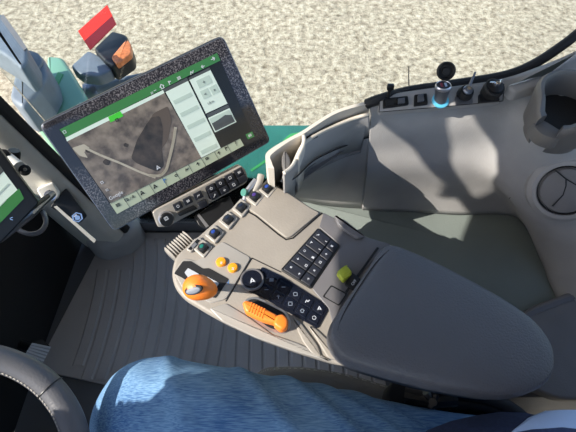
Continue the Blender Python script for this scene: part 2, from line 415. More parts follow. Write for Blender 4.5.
pillar_loft('pillar_seal', [lambda a,b: a+V((.002,-.004,0)), lambda a,b: a+V((-.012,-.004,0)), lambda a,b: a+V((-.012,.022,0)), lambda a,b: a+V((.010,.022,0))], M['rubber'], parent=tr)
prism('pillar_foot', rounded([V((-.485,.71,.1)), V((-.51,.665,.1)), V((-.60,.63,.1)), V((-.66,.66,.1)), V((-.62,.76,.1)), V((-.50,.76,.1))], .03), V((0,0,1)), .1, M['panel'], tr, bev=.03)
# door sill
struct(box('trim_2', (-.22, .765, .03), (.75, .035, .06), M['plate'], bev=.008))

# floor mat with ribs
def floor_mat():
    out = [P(97,251,.006), P(35,370,.006), P(70,377,.006), P(120,388,.006), P(200,420,.006), P(420,432,.006), V((.55,.74,.006)), V((-.50,.742,.006))]
    bm = bmesh.new(); prism_bm(bm, rounded(out, .02), V((0,0,1)), .006, .002)
    x = -.60
    while x < .5:
        y0 = .17 if x > -.5 else .22; y1 = .715 if x > -.49 else .60-(-.49-x)*.0
        pts = [V((x - .035*((yy-.45)/.3)**2*(1 if x < -.2 else -.3) , yy, .0105)) for yy in [y0+(y1-y0)*i/10 for i in range(11)]]
        for k in range(10):
            a, b = pts[k], pts[k+1]; wd = .013
            if not inside(a, out) or not inside(b, out): continue
            q = [a+V((-wd,0,0)), a+V((wd,0,0)), b+V((wd,0,0)), b+V((-wd,0,0))]
            vs_ = [bm.verts.new(p) for p in q]; lo = [bm.verts.new(p+V((s*.005,0,-.005))) for p, s in zip(q, (-1,1,1,-1))]
            bm.faces.new(vs_); bm.faces.new((vs_[1], vs_[2], lo[2], lo[1])); bm.faces.new((vs_[3], vs_[0], lo[0], lo[3]))
            if k == 0: bm.faces.new((vs_[0], vs_[1], lo[1], lo[0]))
        x += .039
    o = bpy.data.meshes.new('floor_mat'); bm.normal_update(); bm.to_mesh(o); bm.free()
    ob = bpy.data.objects.new('floor_mat', o); COL.objects.link(ob); o.materials.append(M['mat_'])
    tag(ob, 'charcoal ribbed rubber floor mat at the foot of the pillar', 'floor mat'); return ob
def inside(p, poly):
    c = False; n = len(poly)
    for i in range(n):
        a, b = poly[i], poly[i-1]
        if (a.y > p.y) != (b.y > p.y) and p.x < (b.x-a.x)*(p.y-a.y)/(b.y-a.y)+a.x: c = not c
    return c
floor_mat()

# pedal
pl = Plane(P(36, 355, .13), (.55, 0, .83))
t = thing('foot_pedal', 'small ribbed black foot pedal beside the mat, lower left', 'pedal', P(36, 355, .0))
pp('pedal_plate', [(42,339),(51,347),(39,370),(21,360),(31,343)], pl, .012, M['black'], t, r=.006)
bm = bmesh.new()
for i in range(7):
    k = i/6; l = V((31,345,0)).lerp(V((22,359,0)), k); r = V((50,349,0)).lerp(V((40,368,0)), k)
    tube_bm(bm, [pl.hit(l.x, l.y, .004), pl.hit(r.x, r.y, .004)], .006, 8)
link('tread', bm, M['pedal'], t)
tube('pedal_stem', [pl.hit(36,350,-.01), V((-.80, .35, .10)), V((-.9,.35,.3))][:2], .012, M['black'], t)

# right side panel loft
def rows(*r): return [[P(*p) for p in q] for q in r]
RA = [(370,101,.795),(385,97,.80),(410,92,.80),(450,87,.80),(505,79,.80),(556,62,.82),(610,35,.84),(700,0,.84)]
RB = [(369,135,.729),(384,130,.740),(408,127,.745),(450,124,.750),(505,122,.756),(557,131,.785),(630,152,.745),(760,190,.71)]
RC = [(366,171,.652),(382,168.5,.656),(412,167,.658),(455,166,.66),(490,172,.66),(535,212,.635),(615,250,.62),(760,330,.62)]
RD = [(362,208,.525),(380,209,.525),(410,210,.525),(455,213,.525),(518,216,.525),(543,258,.525),(557,297,.525),(600,390,.525)]
RA2 = [(x, y, z-.0) for x, y, z in RA]
r1 = rows(RA2, RB); r2 = rows(RB, RC); r3 = rows(RC, RD)
bm = bmesh.new()
top = [[p for p in r1[0]], [p.lerp(q, .5)+V((0,0,.006)) for p, q in zip(r1[0], r1[1])], r1[1], [p.lerp(q, .5)+V((0,.004,0)) for p, q in zip(r1[1], r2[1])], r2[1], [p.lerp(q, .5)+V((0,.006,0)) for p, q in zip(r2[1], r3[1])], r3[1]]
loft_bm(bm, top, 8, 4)
wr = link('wall_right', bm, M['panel'], ang=50); struct(wr)
mo = wr.modifiers.new('thickness', 'SOLIDIFY'); mo.thickness = .012; mo.offset = 0
# lip line and panel seams
lip = crom([p+V((0,-.0035,.001)) for p in r2[1]][:6], 8, False)
struct(tube('trim_3', lip, .0022, M['panel'], seg=8))
seam = [P(510,198,.63), P(520,187,.64), P(534,172,.66), P(548,158,.69)]
tube('panel_seam', [p+V((-.006,-.006,.006)) for p in seam], .0006, M['black'], wr, seg=6)
# outer body below the window, so the panel is not a sheet
struct(prism('wall_right_outer', [V((.08,.62,.56)), V((.95,.66,.56)), V((.95,.72,.56)), V((.08,.70,.56))], V((0,0,1)), .6, M['black']))
# window seal
sl = [(368,103,.80),(380,98.5,.81),(410,90,.81),(450,84,.81),(505,75,.81),(535,64,.82),(565,45,.84),(590,25,.86),(640,-20,.9)]
sp = crom([P(*q) for q in sl], 6, False)
w1 = thing('window_1', '', '', V((.2,.72,.8))); del w1['label'], w1['category']; struct(w1)
bm = bmesh.new(); tube_bm(bm, [p+V((0,.008,-.010)) for p in sp], .0085, 10)
link('window_seal', bm, M['rubber'], w1)
prism('pane', [V((-.75,.745,1.70)), V((.9,.745,1.70)), V((.9,.745,.06)), V((-.52,.745,.06))], V((0,-1,0)), .004, M['glass'], w1, smooth=False)
# rear quarter sill trim with a dark joint
struct(prism('trim_4', [P(507,84,.83), P(545,72,.835), P(590,42,.85), P(640,20,.86), P(640,60,.84), P(590,66,.83), P(556,80,.83), P(515,92,.825)], V((0,0,1)), .02, M['panel'], bev=.006, r=.01))
w = bmesh.new(); stroke_bm(w, [P(556,68,.8565), P(576,58,.8565), P(600,50,.8565)], .003, V((0,0,1)), .001)
w.free()

# tray mat and lower rear block
tm = prism('tray_mat', [P(x,y,.525) for x, y in [(275,193),(300,199),(330,204),(372,208),(440,211),(519,215),(545,260),(558,297),(585,350),(590,400),(500,345),(420,300),(345,255),(290,215)]], V((0,0,1)), .03, M['tray'], r=.01, bev=.003)
tag(tm, 'flat grey green tray mat between the console and the right wall', 'tray')
struct(prism('wall_right_lower', [P(513,340,.525), P(560,315,.525), V((.92,.25,.525)), V((.92,.62,.525)), V((.5,.62,.525))][:0] or [V((.36,.13,.50)), V((.92,.13,.50)), V((.92,.60,.50)), V((.50,.50,.50)), V((.42,.34,.50))], V((0,0,1)), .5, M['panel_dark']))
t = thing('storage_box', 'dark grey storage box lid behind the tray at right edge', 'box', P(560, 340, .56))
pp('lid', [(522,312),(534,305),(600,280),(680,300),(680,400),(560,400),(525,385),(505,345)], flat(.547), .02, M['panel_dark'], t, r=.02, bev=.006)
pp('lid_rim', [(526,314),(536,309),(600,285),(640,320),(640,330),(600,289),(538,313),(529,318)], flat(.5485), .002, M['plate'], t)

# storage pocket in front of the panel
t = thing('storage_pocket', 'beige open storage pocket with two compartments on the window sill', 'storage pocket', P(310, 140, .70))
PO = [P(x,y,.795) for x, y in [(268,168),(265.5,160),(268,151),(287,139),(302,131),(314,123),(333,111.5),(350,105.5),(369,101)]]
PO2 = [p+V((-.0,.0,-.115)) for p in PO]
th = [V((.009,-.001,0)), V((.009,-.003,0)), V((.005,-.007,0))] + [V((.002,-.006,0))]*6
bm = bmesh.new()
a = crom(PO, 5, False); b = crom([p+o for p, o in zip(PO, th)], 5, False)
n = len(a); vA = [bm.verts.new(p) for p in a]; vB = [bm.verts.new(p) for p in b]; vC = [bm.verts.new(p+V((0,.004,-.10))) for p in b]; vD = [bm.verts.new(p+V((0,.006,-.10))) for p in a]
for q, r in ((vA, vB), (vB, vC), (vC, vD), (vD, vA)):
    for i in range(n-1): bm.faces.new((q[i], q[i+1], r[i+1], r[i]))
bm.faces.new((vA[0], vB[0], vC[0], vD[0])); bm.faces.new((vA[-1], vD[-1], vC[-1], vB[-1]))
link('outer_wall', bm, M['pocket'], t)
PI_ = [P(x,y,z) for x, y, z in [(284,174,.795),(293,166,.79),(303,146,.785),(318,135,.78),(335,127,.776),(352,120,.776),(369,115,.782)]]
PS = [P(x,y,z) for x, y, z in [(282,180,.757),(294,176,.757),(311,160,.742),(330,150,.726),(346,143.5,.710),(355,139.5,.708),(370,135,.727)]]
PT = [P(x,y,.525) for x, y in [(262,192),(275,196),(290,199),(308,202),(325,205),(345,207),(362,208)]]
PM = [p.lerp(q, .5)+V((0,-.002,.003)) for p, q in zip(PI_, PS)]
bm = bmesh.new(); loft_bm(bm, [[p+V((0,.004,-.09)) for p in PI_], [p+V((0,.001,-.006)) for p in PI_], PI_, [p.lerp(q,.25)+V((0,-.001,.001)) for p, q in zip(PI_, PM)], PM, PS], 6, 1)
iw = thicken(link('inner_wall', bm, M['panel'], t, ang=50), .003)
tube('inner_rim', [p+V((0,.001,.0015)) for p in crom(PI_, 5, False)], .003, M['pocket'], iw, seg=8)
bm = bmesh.new(); PS2 = [p+V((0,0,-.001)) for p in PS]
PCm = [P(*q) for q in [(270,188,.62),(284,190,.62),(300,187,.61),(318,183,.61),(338,178,.615),(352,174,.635),(366,171,.650)]]
loft_bm(bm, [PS2, [p.lerp(q,.5)+V((0,.002,0)) for p, q in zip(PS2, PCm)], PCm, PT], 6, 3)
thicken(link('tray_wall', bm, M['panel'], t, ang=50), .004)
tube('wall_joint', [p+V((.002,-.0045,.001)) for p in crom(PS, 6, False)], .0012, M['black'], t, seg=6)
prism('pocket_floor', [p+V((0,.003,-.092)) for p in PO] + [p+V((0,0,-.092)) for p in reversed(PI_)], V((0,0,1)), .004, M['panel_dark'], t, smooth=False)
bm = bmesh.new(); loft_bm(bm, [[P(302,132,.794), P(304,137,.794), P(303,145,.794), P(297,158,.794)], [P(302,132,.794)+V((0,0,-.09)), P(304,137,.794)+V((0,0,-.09)), P(303,145,.794)+V((0,0,-.09)), P(297,158,.794)+V((0,0,-.09))]], 5, 2)
thicken(link('divider', bm, M['pocket'], t), .006)
prism('black_insert', [P(306,134,.782), P(318,135.5,.782), P(308,142,.782)], V((0,0,1)), .07, M['blackm'], t)  # solid black block standing in for the shade of a deep hole
prism('card_clip', crom([P(x,y,.79) for x, y in [(285,150),(290,158),(290,168),(285,172),(282,164),(282,156)]], 4), V((0,0,1)), .07, M['cup'], t, bev=.003)

# ------------------------------------------------------------------ outlets on the sill
plO = Plane(P(440,98,.802), (0,-.30,.95))
t = thing('outlet_panel', 'grey raised outlet panel along the window sill', 'panel', plO.hit(440,98))
pp('panel_plate', [(380,97),(379,112),(440,107),(503,101),(504,84),(440,86.5),(400,92)], plO, .012, M['panel'], t, lift=.004, r=.006, bev=.002)
bm = bmesh.new(); q = [plO.hit(x,y,.0042) for x, y in [(380,97),(379,112),(440,107),(503,101),(504,84)]]
stroke_bm(bm, q, .0010, plO.n); link('panel_groove', bm, M['black'], t)
N = plO.n
t = thing('socket_block', 'black two way socket block at the left end of the outlet panel', 'socket', plO.hit(395,102,.004))
pp('base', [(383,98.5),(408,95.5),(409,104.5),(383,108)], plO, .003, M['black'], t, lift=.007, r=.003, bev=.001)
pp('socket', [(386,100),(394,99),(394,104.5),(386,105.5)], plO, .002, M['rubber'], t, lift=.009, r=.002)
pp('switch', [(398,98.5),(405,97.5),(405,102.5),(398,103.5)], plO, .003, M['steel'], t, lift=.010, r=.001, bev=.0006)
o = plO.hit(388,98,.004)
tube('plug', [o, o+V((0,.002,.016))], .003, M['black'], t); box('plug_head', o+V((0,.002,.021)), (.011,.008,.010), M['black'], t, bev=.002)
t = thing('rocker_switch', 'small square grey rocker switch left of the usb charger', 'switch', plO.hit(421,99,.004))
pp('bezel', [(414.5,94.5),(427,93),(428,104),(414,106)], plO, .003, M['black'], t, lift=.007, r=.002, bev=.001)
pp('rocker', [(418,94.5),(424,94),(424.5,100.5),(418,101.5)], plO, .006, M['steel'], t, lift=.011, r=.002, bev=.001)
t = thing('antenna_wire', 'thin dark upright wire standing behind the rocker switch', 'wire', plO.hit(409,90,0))
o = plO.hit(409,90,.0); t2 = tube('wire', [o, o+V((-.003,.012,.018)), o+V((-.004,.022,.030))], .0008, M['black'], t, seg=6)
# charger
c0 = plO.hit(440,101,.004); up = V((-.09,.12,.99)).normalized()
t = thing('usb_charger', 'round silver topped usb charger with a glowing blue ring in its socket', 'charger', c0)
lathe('glow_ring', c0, N, [(.0125,-.002),(.0135,.001),(.0135,.003),(.0115,.004)], M['ring'], t)
lathe('charger_body', c0, up, [(.0098,0),(.0105,.006),(.0105,.016),(.0118,.020),(.0118,.026)], M['steel'], t)
lathe('charger_rim', c0, up, [(.0122,.025),(.0126,.029),(.0112,.031),(.0100,.0295)], M['silver'], t)
lathe('charger_face', c0, up, [(.0104,.028),(.0102,.0302)], M['black'], t)
box('usb_port', c0+up*.0305+V((-.003,0,0)), (.0035,.009,.0012), M['darkred'], t); box('usb_port', c0+up*.0305+V((.0035,0,0)), (.0035,.009,.0012), M['silver'], t)
c1 = P(446,71,.838); ln = V((-.1,-.75,.55)).normalized()
lc = lathe('socket_lid', c1, ln, [(.0135,-.004),(.0145,-.002),(.0145,.003),(.0125,.005),(.0105,.003),(.0095,-.001),(.0060,-.001),(.0055,.002)], M['rubber'], t)
tube('lid_hinge', [plO.hit(444,90,.002), plO.hit(444.5,86,.012), c1+V((0,-.002,-.012))], .0042, M['rubber'], lc)
# cap socket
c0 = plO.hit(464,95,.004)
t = thing('power_socket', 'round black power socket with a silver lever, right of the usb charger', 'socket', c0)
pp('socket_plate', [(455,97),(472,95),(473,103),(456,104.5)], plO, .003, M['steel'], t, lift=.0065, r=.002)
lathe('socket_rim', c0, N, [(.0125,0),(.0125,.005),(.0115,.008),(.0112,.012),(.0100,.014)], M['rubber'], t)
lathe('socket_cap', c0, N, [(.0078,.012),(.0078,.017),(.006,.019)], M['steel'], t)
lathe('cap_screw', c0, N, [(.004,.018),(.0035,.022)], M['chrome'], t)
tube('cap_lever', [c0+N*.017, c0+N*.020+V((.005,.012,.006)), c0+N*.02+V((.010,.022,.014))], [.0025,.002,.0015], M['steel'], t, seg=8)
c0 = plO.hit(489,94,.004)
t = thing('trailer_connector', 'large round black connector with chrome latch, nearest the cup holder', 'connector', c0)
pp('connector_plate', [(479,94),(499,92),(500,100.5),(479,102.5)], plO, .004, M['black'], t, lift=.009, r=.002, bev=.001)
lathe('connector_body', c0, N, [(.0145,0),(.0150,.010),(.0160,.012),(.0160,.020),(.0145,.022)], M['rubber'], t)
lathe('connector_cap', c0, N, [(.0125,.020),(.0120,.0245),(.008,.026)], M['black'], t)
tube('latch', [c0+N*.026+V((-.008,.006,0)), c0+N*.031+V((-.004,.002,0)), c0+N*.028+V((.002,-.002,0)), c0+N*.032+V((.005,.004,0)), c0+N*.027+V((.009,.006,0))], .0018, M['chrome'], t, seg=8)
lathe('latch_nut', c0+N*.026, N, [(.0042,0),(.0042,.005),(.003,.007)], M['chrome'], t, seg=6)
tube('chain', [c0+V((.012,.014,.012)), c0+V((.018,.015,.016)), c0+V((.022,.010,.006)), c0+V((.024,.002,-.002))], .0015, M['chrome'], t, seg=6)

# ------------------------------------------------------------------ cup holder
zc = .855; cc = P(580,94,zc); ro, ri = .059, .049
t = thing('cup_holder', 'grey open sided cup holder at the right end of the sill', 'cup holder', cc-V((0,0,.12)))
a0 = math.radians(222); gap = math.radians(15)     # slot direction
bm = bmesh.new(); NS = 44; R = []
for i in range(NS+1):
    a = a0+gap + (2*math.pi-2*gap)*i/NS; d = V((math.cos(a), math.sin(a), 0))
    k = min(i, NS-i); lip_ = .014*math.exp(-(k/2.2)**2)
    sl_ = .036*math.exp(-(k/2.2)**2)*1.0          # rim falls towards the slot
    dz = -sl_*.5
    prof = [(ro-.006,-.062),(ro-.003,-.035),(ro,-.012+dz),(ro-.001,-.004+dz),(ro-.004,dz),(ri+.002,dz),(ri-.001,-.004+dz),(ri-.002,-.02+dz),(ri-.006,-.085)]
    R.append([bm.verts.new(cc+d*(r+lip_*(.6 if j < 5 else .2))+V((0,0,h))) for j, (r, h) in enumerate(prof)])
for p, q in zip(R, R[1:]):
    for j in range(len(p)-1): bm.faces.new((p[j], p[j+1], q[j+1], q[j]))
bm.faces.new(R[0]); bm.faces.new(list(reversed(R[-1])))
link('cup_wall', bm, M['cup'], t, ang=50)
lathe('cup_floor', cc-V((0,0,.043)), V((0,0,1)), [(.048,-.02),(.048,.0)], M['rubber'], t)
ds = V((math.cos(a0), math.sin(a0), 0)); ps = V((-ds.y, ds.x, 0))
bm = bmesh.new()
prism_bm(bm, crom([cc+ds*(ro-.014)-ps*.020-V((0,0,.034)), cc+ds*(ro+.004)-ps*.020-V((0,0,.034)), cc+ds*(ro+.013)-V((0,0,.034)), cc+ds*(ro+.004)+ps*.020-V((0,0,.034)), cc+ds*(ro-.014)+ps*.020-V((0,0,.034))], 4), V((0,0,1)), .022, .003)
link('slot_sill', bm, M['cup'], t)
lathe('slot_clip', cc+ds*(ri-.004)-ps*.018+V((0,0,-.03)), ps-ds*.3, [(.006,0),(.006,.003),(.003,.005)], M['chrome'], t)

# ------------------------------------------------------------------ air vent
q_ = [P(560,138,.755), P(535,212,.61), P(615,250,.62), P(630,155,.73)]; vn = (q_[2]-q_[0]).cross(q_[1]-q_[3]).normalized()
if vn.z < 0: vn = -vn
print('VENT', vn)
vn = (vn + (CAM-q_[0]).normalized()*.5).normalized(); plV = Plane(sum(q_, V())/4+vn*.046, vn)
vc = plV.hit(565,190)
t = thing('air_vent', 'round adjustable air vent in the grey rear panel', 'air vent', vc)
lathe('vent_surround', vc, vn, [(.060,-.02),(.057,0),(.050,.007),(.044,.008),(.042,.004)], M['panel'], t, seg=48)
lathe('vent_ring', vc, vn, [(.043,.002),(.043,.006),(.0405,.007),(.039,.0)], M['black'], t, seg=48)
lathe('vent_disc', vc, vn, [(.0395,-.002),(.0392,.006),(.037,.009),(.025,.012),(.012,.0135),(.001,.014)], M['panel_dark'], t, seg=48)
bm = bmesh.new()
stroke_bm(bm, [plV.hit(x,y,.014) for x, y in [(556,171),(566,179),(566,186),(563,195),(553,206)]], .0018, vn, .004)
stroke_bm(bm, [plV.hit(x,y,.014) for x, y in [(566,179),(578,186),(590,190)]], .0018, vn, .004)
link('vent_blade_edge', bm, M['black'], t)

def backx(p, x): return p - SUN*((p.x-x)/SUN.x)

# ------------------------------------------------------------------ main display
DM = Matrix(((.81775,-.38552,.42739),(.57189,.4603,-.67902),(.06505,.79969,.59688)))
Dx, Dy, Dn = [V(DM.col[i]).normalized() for i in range(3)]; Dc = V((-.2079,.5174,.7398))
pd = Plane(Dc, Dn)
def rect3(c, x, y, w_, h_): return [c-x*w_/2-y*h_/2, c+x*w_/2-y*h_/2, c+x*w_/2+y*h_/2, c-x*w_/2+y*h_/2]
D = thing('display_monitor', 'large black dusty touchscreen monitor showing a field map', 'monitor', Dc-V((0,0,.1)))
prism('housing', rounded(rect3(Dc-Dn*.001, Dx, Dy, .333, .208), .012, 5), Dn, .026, M['black'], D, bev=.004)
prism('rim', rounded(rect3(Dc, Dx, Dy, .331, .2055), .011, 5), Dn, .003, M['steel'], D, bev=.0008)
gl_ = prism('glass_front', rounded(rect3(Dc+Dn*.0006, Dx, Dy, .3285, .203), .010, 5), Dn, .003, M['dusty'], D, bev=.0006)
S = pp('screen', [(59,129.5),(217,53),(252.5,133),(116.5,214)], pd, .0012, M['s_black'], D, lift=.001, smooth=False)
LV = [.0014]
def s_(name, pts, m, lift=.0014, **k): return pp(name, pts, pd, .0003, M[m], S, lift=lift, smooth=False, **k)
s_('status_bar', [(59.5,129.5),(217,53),(220.5,60.5),(189,75.5),(160,90.5),(66,137.5)], 's_green')
s_('progress_bar', [(65.5,137.5),(163,90),(164.5,93),(67,141.5)], 's_white')
s_('progress_marker', [(108,117),(120,111),(123.5,116),(110.5,122.5)], 's_lgreen', .0018)
s_('field_map', [(67.5,141.5),(164.5,93),(202,158.5),(111,204)], 's_map')
bm = bmesh.new()
stroke_bm(bm, [pd.hit(x,y,.0019) for x, y in [(83,147),(100,155),(120,163),(140,172),(155,177.5)]], .0035, Dn, .0003)
stroke_bm(bm, crom([pd.hit(x,y,.0019) for x, y in [(150,175.5),(160,175.5),(166,170),(169,160),(172,148),(174,138),(175.5,128)]], 5, False), .0048, Dn, .0003)
link('map_road', bm, M['s_road'], S)
s_('map_woodland', [(131,158),(137,140),(146,125),(152,117),(160,116),(163,128),(162,150),(164,166),(158,172),(148,168),(136,163)], 's_wood', .0017, r=.004)  # photographer's dark reflection painted flat onto the map
s_('map_soil_patch', [(140,150),(148,122),(154,113),(168,106),(172,120),(168,140),(160,152)], 's_sol', .0016, r=.004)  # plain brown patch laid over the map
for (x, y, r) in ((88,150.5,3.2),(106.5,162,4.2),(126,145,3)):
    s_('map_tree', [(x-r,y),(x-r*.3,y-r*.8),(x+r,y-r*.2),(x+r*.6,y+r*.8),(x-r*.3,y+r*.7)], 's_wood', .0018, r=.002)
s_('map_clearing', [(72,148),(84,144),(90,148),(84,152),(88,158),(80,156)], 's_road', .0016, r=.002)
s_('task_bar', [(110,203.5),(202,157.5),(240,138.5),(244,145.5),(117,214)], 's_tab')
bm = bmesh.new()
for i in range(1, 10):
    k = i/10; a = V((110,203.5,0)).lerp(V((240,138.5,0)), k); b = V((117,214,0)).lerp(V((244,145.5,0)), k)
    stroke_bm(bm, [pd.hit(a.x,a.y,.0018), pd.hit(b.x,b.y,.0018)], .0007, Dn, .0003)
stroke_bm(bm, [pd.hit(111,203.5,.0018), pd.hit(240,138.5,.0018)], .0007, Dn, .0003)
link('tab_line', bm, M['s_dgrey'], S)
s_('side_list', [(165.5,92),(188,81),(221,148.5),(201.5,158)], 's_white')
s_('list_header', [(163,89.5),(187,77.5),(188.5,80.8),(165,92)], 's_dgrey')
for i in range(5):
    k = .15+i*.19; a = V((165.5,92,0)).lerp(V((201.5,158,0)), k); b = V((188,81,0)).lerp(V((221,148.5,0)), k); u_ = V((2,3.6,0))
    s_('list_row', [(a.x+2,a.y-1),(b.x-2,b.y+1),(b.x-2+u_.x,b.y+1+u_.y),(a.x+2+u_.x,a.y-1+u_.y)], 's_grey', .0017)
s_('info_panel', [(189.5,80),(210.5,70),(227.5,103.5),(206,113.5)], 's_white')
s_('info_header', [(188.5,78),(209.5,67.5),(210.8,70),(189.7,80)], 's_dgrey')
s_('info_button', [(196,81),(209,75),(212.5,82.5),(199.5,88.5)], 's_grey', .0017)
s_('info_button', [(200,91.5),(207.5,88),(211.5,96),(204,99.5)], 's_grey', .0017); s_('info_button', [(209,87.5),(216,84),(220,92),(213,95)], 's_grey', .0017)
text('info_lettering', '1.8 m', pd.hit(210.5,102.5,.0019), Dx, Dn, .0055, M['s_dgrey'], S)
s_('picture_header', [(206.5,114.5),(228,104.5),(229.5,107.5),(208,117.5)], 's_dgrey')
s_('picture_frame', [(208,118),(229.5,108),(236.5,122),(215,132.5)], 's_white')
s_('picture', [(209.5,119),(229,110),(235,121.5),(215.5,131)], 's_dgrey', .0018); s_('picture_sky', [(209.5,119),(229,110),(231.5,114.8),(225,115),(218,120),(212,123.5)], 's_grey', .0021)
s_('picture_field', [(212.5,124),(219,120.5),(225,116),(231.5,115),(233.5,118.5),(214,127.5)], 's_dgrey', .0022)['label'] = 'dark landscape'
s_('home_tile', [(245.5,134.5),(252,131.5),(254.5,136.5),(248,139.5)], 's_green', .0019)
for k, x, y, s in (('left',203,66.5,.0040),('right',213,58.8,.0045),('zig',192,72.5,.0042),('bars',179,78,.0035),('flag',170,82.5,.0035),('home',162,86.5,.0045),('minus',155,90.5,.003),('sq',152,93,.002),('sq',64.5,132,.0028)):
    glyph('status_icon', k, pd.hit(x,y,.0018), Dx, Dn, s, M['glyph'], S)
for k, x, y, s in (('bars',118,205,.0042),('sq',126,200,.0028),('tri',142,193,.0045),('tri',155,186.5,.0045),('flag',165,180.5,.004),('ring',176,175.5,.003),('zig',187,169.5,.004),('up',198,164,.004),('bars',207,158.5,.0035),('up',219,153,.004),('flag',226.5,148.5,.004)):
    glyph('task_icon', k, pd.hit(x,y,.0020), Dx, Dn, s, M['s_black'], S)
glyph('task_icon', 'flag', pd.hit(165,180.5,.0022), Dx, Dn, .0042, M['sky_b'], S)
text('tab_lettering', '?', pd.hit(236,143.5,.0020), Dx, Dn, .012, M['s_black'], S)
text('tab_lettering', '0 / 8', pd.hit(130.5,198.3,.0020), Dx, Dn, .0075, M['s_black'], S)
text('home_lettering', '88', pd.hit(250,135.5,.0022), Dx, Dn, .007, M['glyph'], S)
text('map_lettering', 'Google', pd.hit(116,195.5,.0021), Dx, Dn, .0085, M['glyph'], S)
glyph('map_icon', 'sq', pd.hit(107,190,.0021), Dx, Dn, .0022, M['glyph'], S); glyph('map_icon', 'sq', pd.hit(102,182.5,.0021), Dx, Dn, .0026, M['glyph'], S)
glyph('map_arrow', 'tri', pd.hit(158,167.5,.0022), Dx, Dn, .0042, M['glyph'], S)
glyph('map_icon', 'sq', pd.hit(117,120,.0023), Dx, Dn, .0030, M['s_black'], S)
glyph('info_icon', 'plus', pd.hit(204,82,.0021), Dx, Dn, .0028, M['s_dgrey'], S); glyph('info_icon', 'arr', pd.hit(205.5,94,.0021), Dx, Dn, .0024, M['s_dgrey'], S); glyph('info_icon', 'arr', pd.hit(214.5,90,.0021), -Dx, Dn, .0024, M['s_dgrey'], S)
M['field'] = scr('screen_field', (50,60,64), .15, rgb2=(30,34,36), vscale=300)

# control keypad under the display
pk = Plane(Dc+Dn*.004, Dn)
K = thing('control_keypad', 'beige control keypad strip with round knob under the big monitor', 'keypad', pk.hit(200,200,-.02))
pp('keypad_housing', [(152.5,212.5),(156,209.5),(241.5,165.5),(246,170.5),(248.5,180),(245,184),(168,227),(158,227.5)], pk, .022, M['beige_gloss'], K, r=.004, bev=.002)
lathe('dial_ring', pk.hit(166,218.3,.0), Dn, [(.0142,0),(.0140,.003),(.0125,.004)], M['silver'], K)
dk = lathe('dial', pk.hit(166.2,218.5,.0), Dn, [(.0125,.0),(.0125,.010),(.0115,.012),(.0108,.0115)], M['black'], K)
glyph('dial_icon', 'sq', pk.hit(166.2,218.5,.0122), Dx, Dn, .004, M['glyph'], dk); glyph('dial_icon', 'ring', pk.hit(166.2,218.5,.0122), Dx, Dn, .0022, M['glyph'], dk)
pp('key_tray', [(205,188),(238.5,170.5),(242.5,172),(246,180.5),(244,182.5),(212.5,200.5),(209.5,199)], pk, .002, M['black'], K, lift=.0008, r=.002)
kx = (V((241,169,0))-V((178,202,0))).normalized(); ky = V((kx.y*-1, kx.x, 0))
if ky.y < 0: ky = -ky
def key(cx, cy, w_, h_, gk, lift=.004, m='key', gs=.0032, pln=pk, ax=kx, ay=ky, parent=K, X=Dx, name='key', gm='glyph', dp=.004):
    q = [V((cx,cy,0))+ax*a*w_/2+ay*b*h_/2 for a, b in ((-1,-1),(1,-1),(1,1),(-1,1))]
    o = pp(name, [(p.x,p.y) for p in q], pln, dp, M[m], parent, lift=lift, r=.0012, bev=.0008)
    if gk: glyph('icon', gk, pln.hit(cx,cy,lift+.0003), X, pln.n, gs, M[gm], o)
    return o
for cx, cy, gk in ((178,206.3,'ring'),(188,201,'bars'),(198.5,195.7,'zig'),(211.2,188.4,'home'),(220.5,183.2,'ring'),(230,177.8,'sq'),(239.3,172.3,'bars'),(214.5,195.5,'key'),(224.5,190.2,'plus'),(233.8,184.7,'sq'),(243,179,None),(203.2,204.2,None)):
    key(cx, cy, 8.6, 7, gk)
pp('rocker_key', [(177,213.5),(194,205.5),(198,208.8),(180,216.5)], pk, .004, M['black'], K, lift=.0045, r=.002, bev=.001)
pa = Plane(P(213,212,.612), (.2,-.3,.93))
ab = pp('mounting_arm', [(194,216),(222,198),(230,196),(235,209),(208,230),(199,226)], pa, .012, M['black'], D, r=.004, bev=.002)
pp('arm_edge', [(197,215),(199,213.5),(209,226),(206,227.5)], pa, .010, M['silver'], ab, lift=.001)
lathe('arm_pivot', Dc-Dn*.052-Dy*.05, Dn, [(.03,0),(.032,.027)], M['black'], D)

# ------------------------------------------------------------------ armrest console
zt = .740; pc = flat(zt); Z = V((0,0,1))
C_ = thing('armrest_console', 'beige armrest control console with orange lever and dark padded rest', 'console', P(300,290,.62))
body = [(170.5,272),(175,255),(188,244),(225,212),(262,183),(272,181),(290,192),(312,207),(322,211),(345,222),(366,236),(392,243),(440,290),(430,350),(345,366),(300,352),(255,336),(214,317),(184,299),(174,287)]
pp('console_body', body, pc, .045, M['beige'], C_, r=.012, bev=.006, taper=.93)
bodyb = [(x, y) for x, y in [(200,275),(262,205),(300,210),(400,250),(440,300),(430,345),(340,345),(250,315)]]
pp('console_underside', bodyb, flat(.70), .05, M['black'], C_, r=.02, bev=.004)
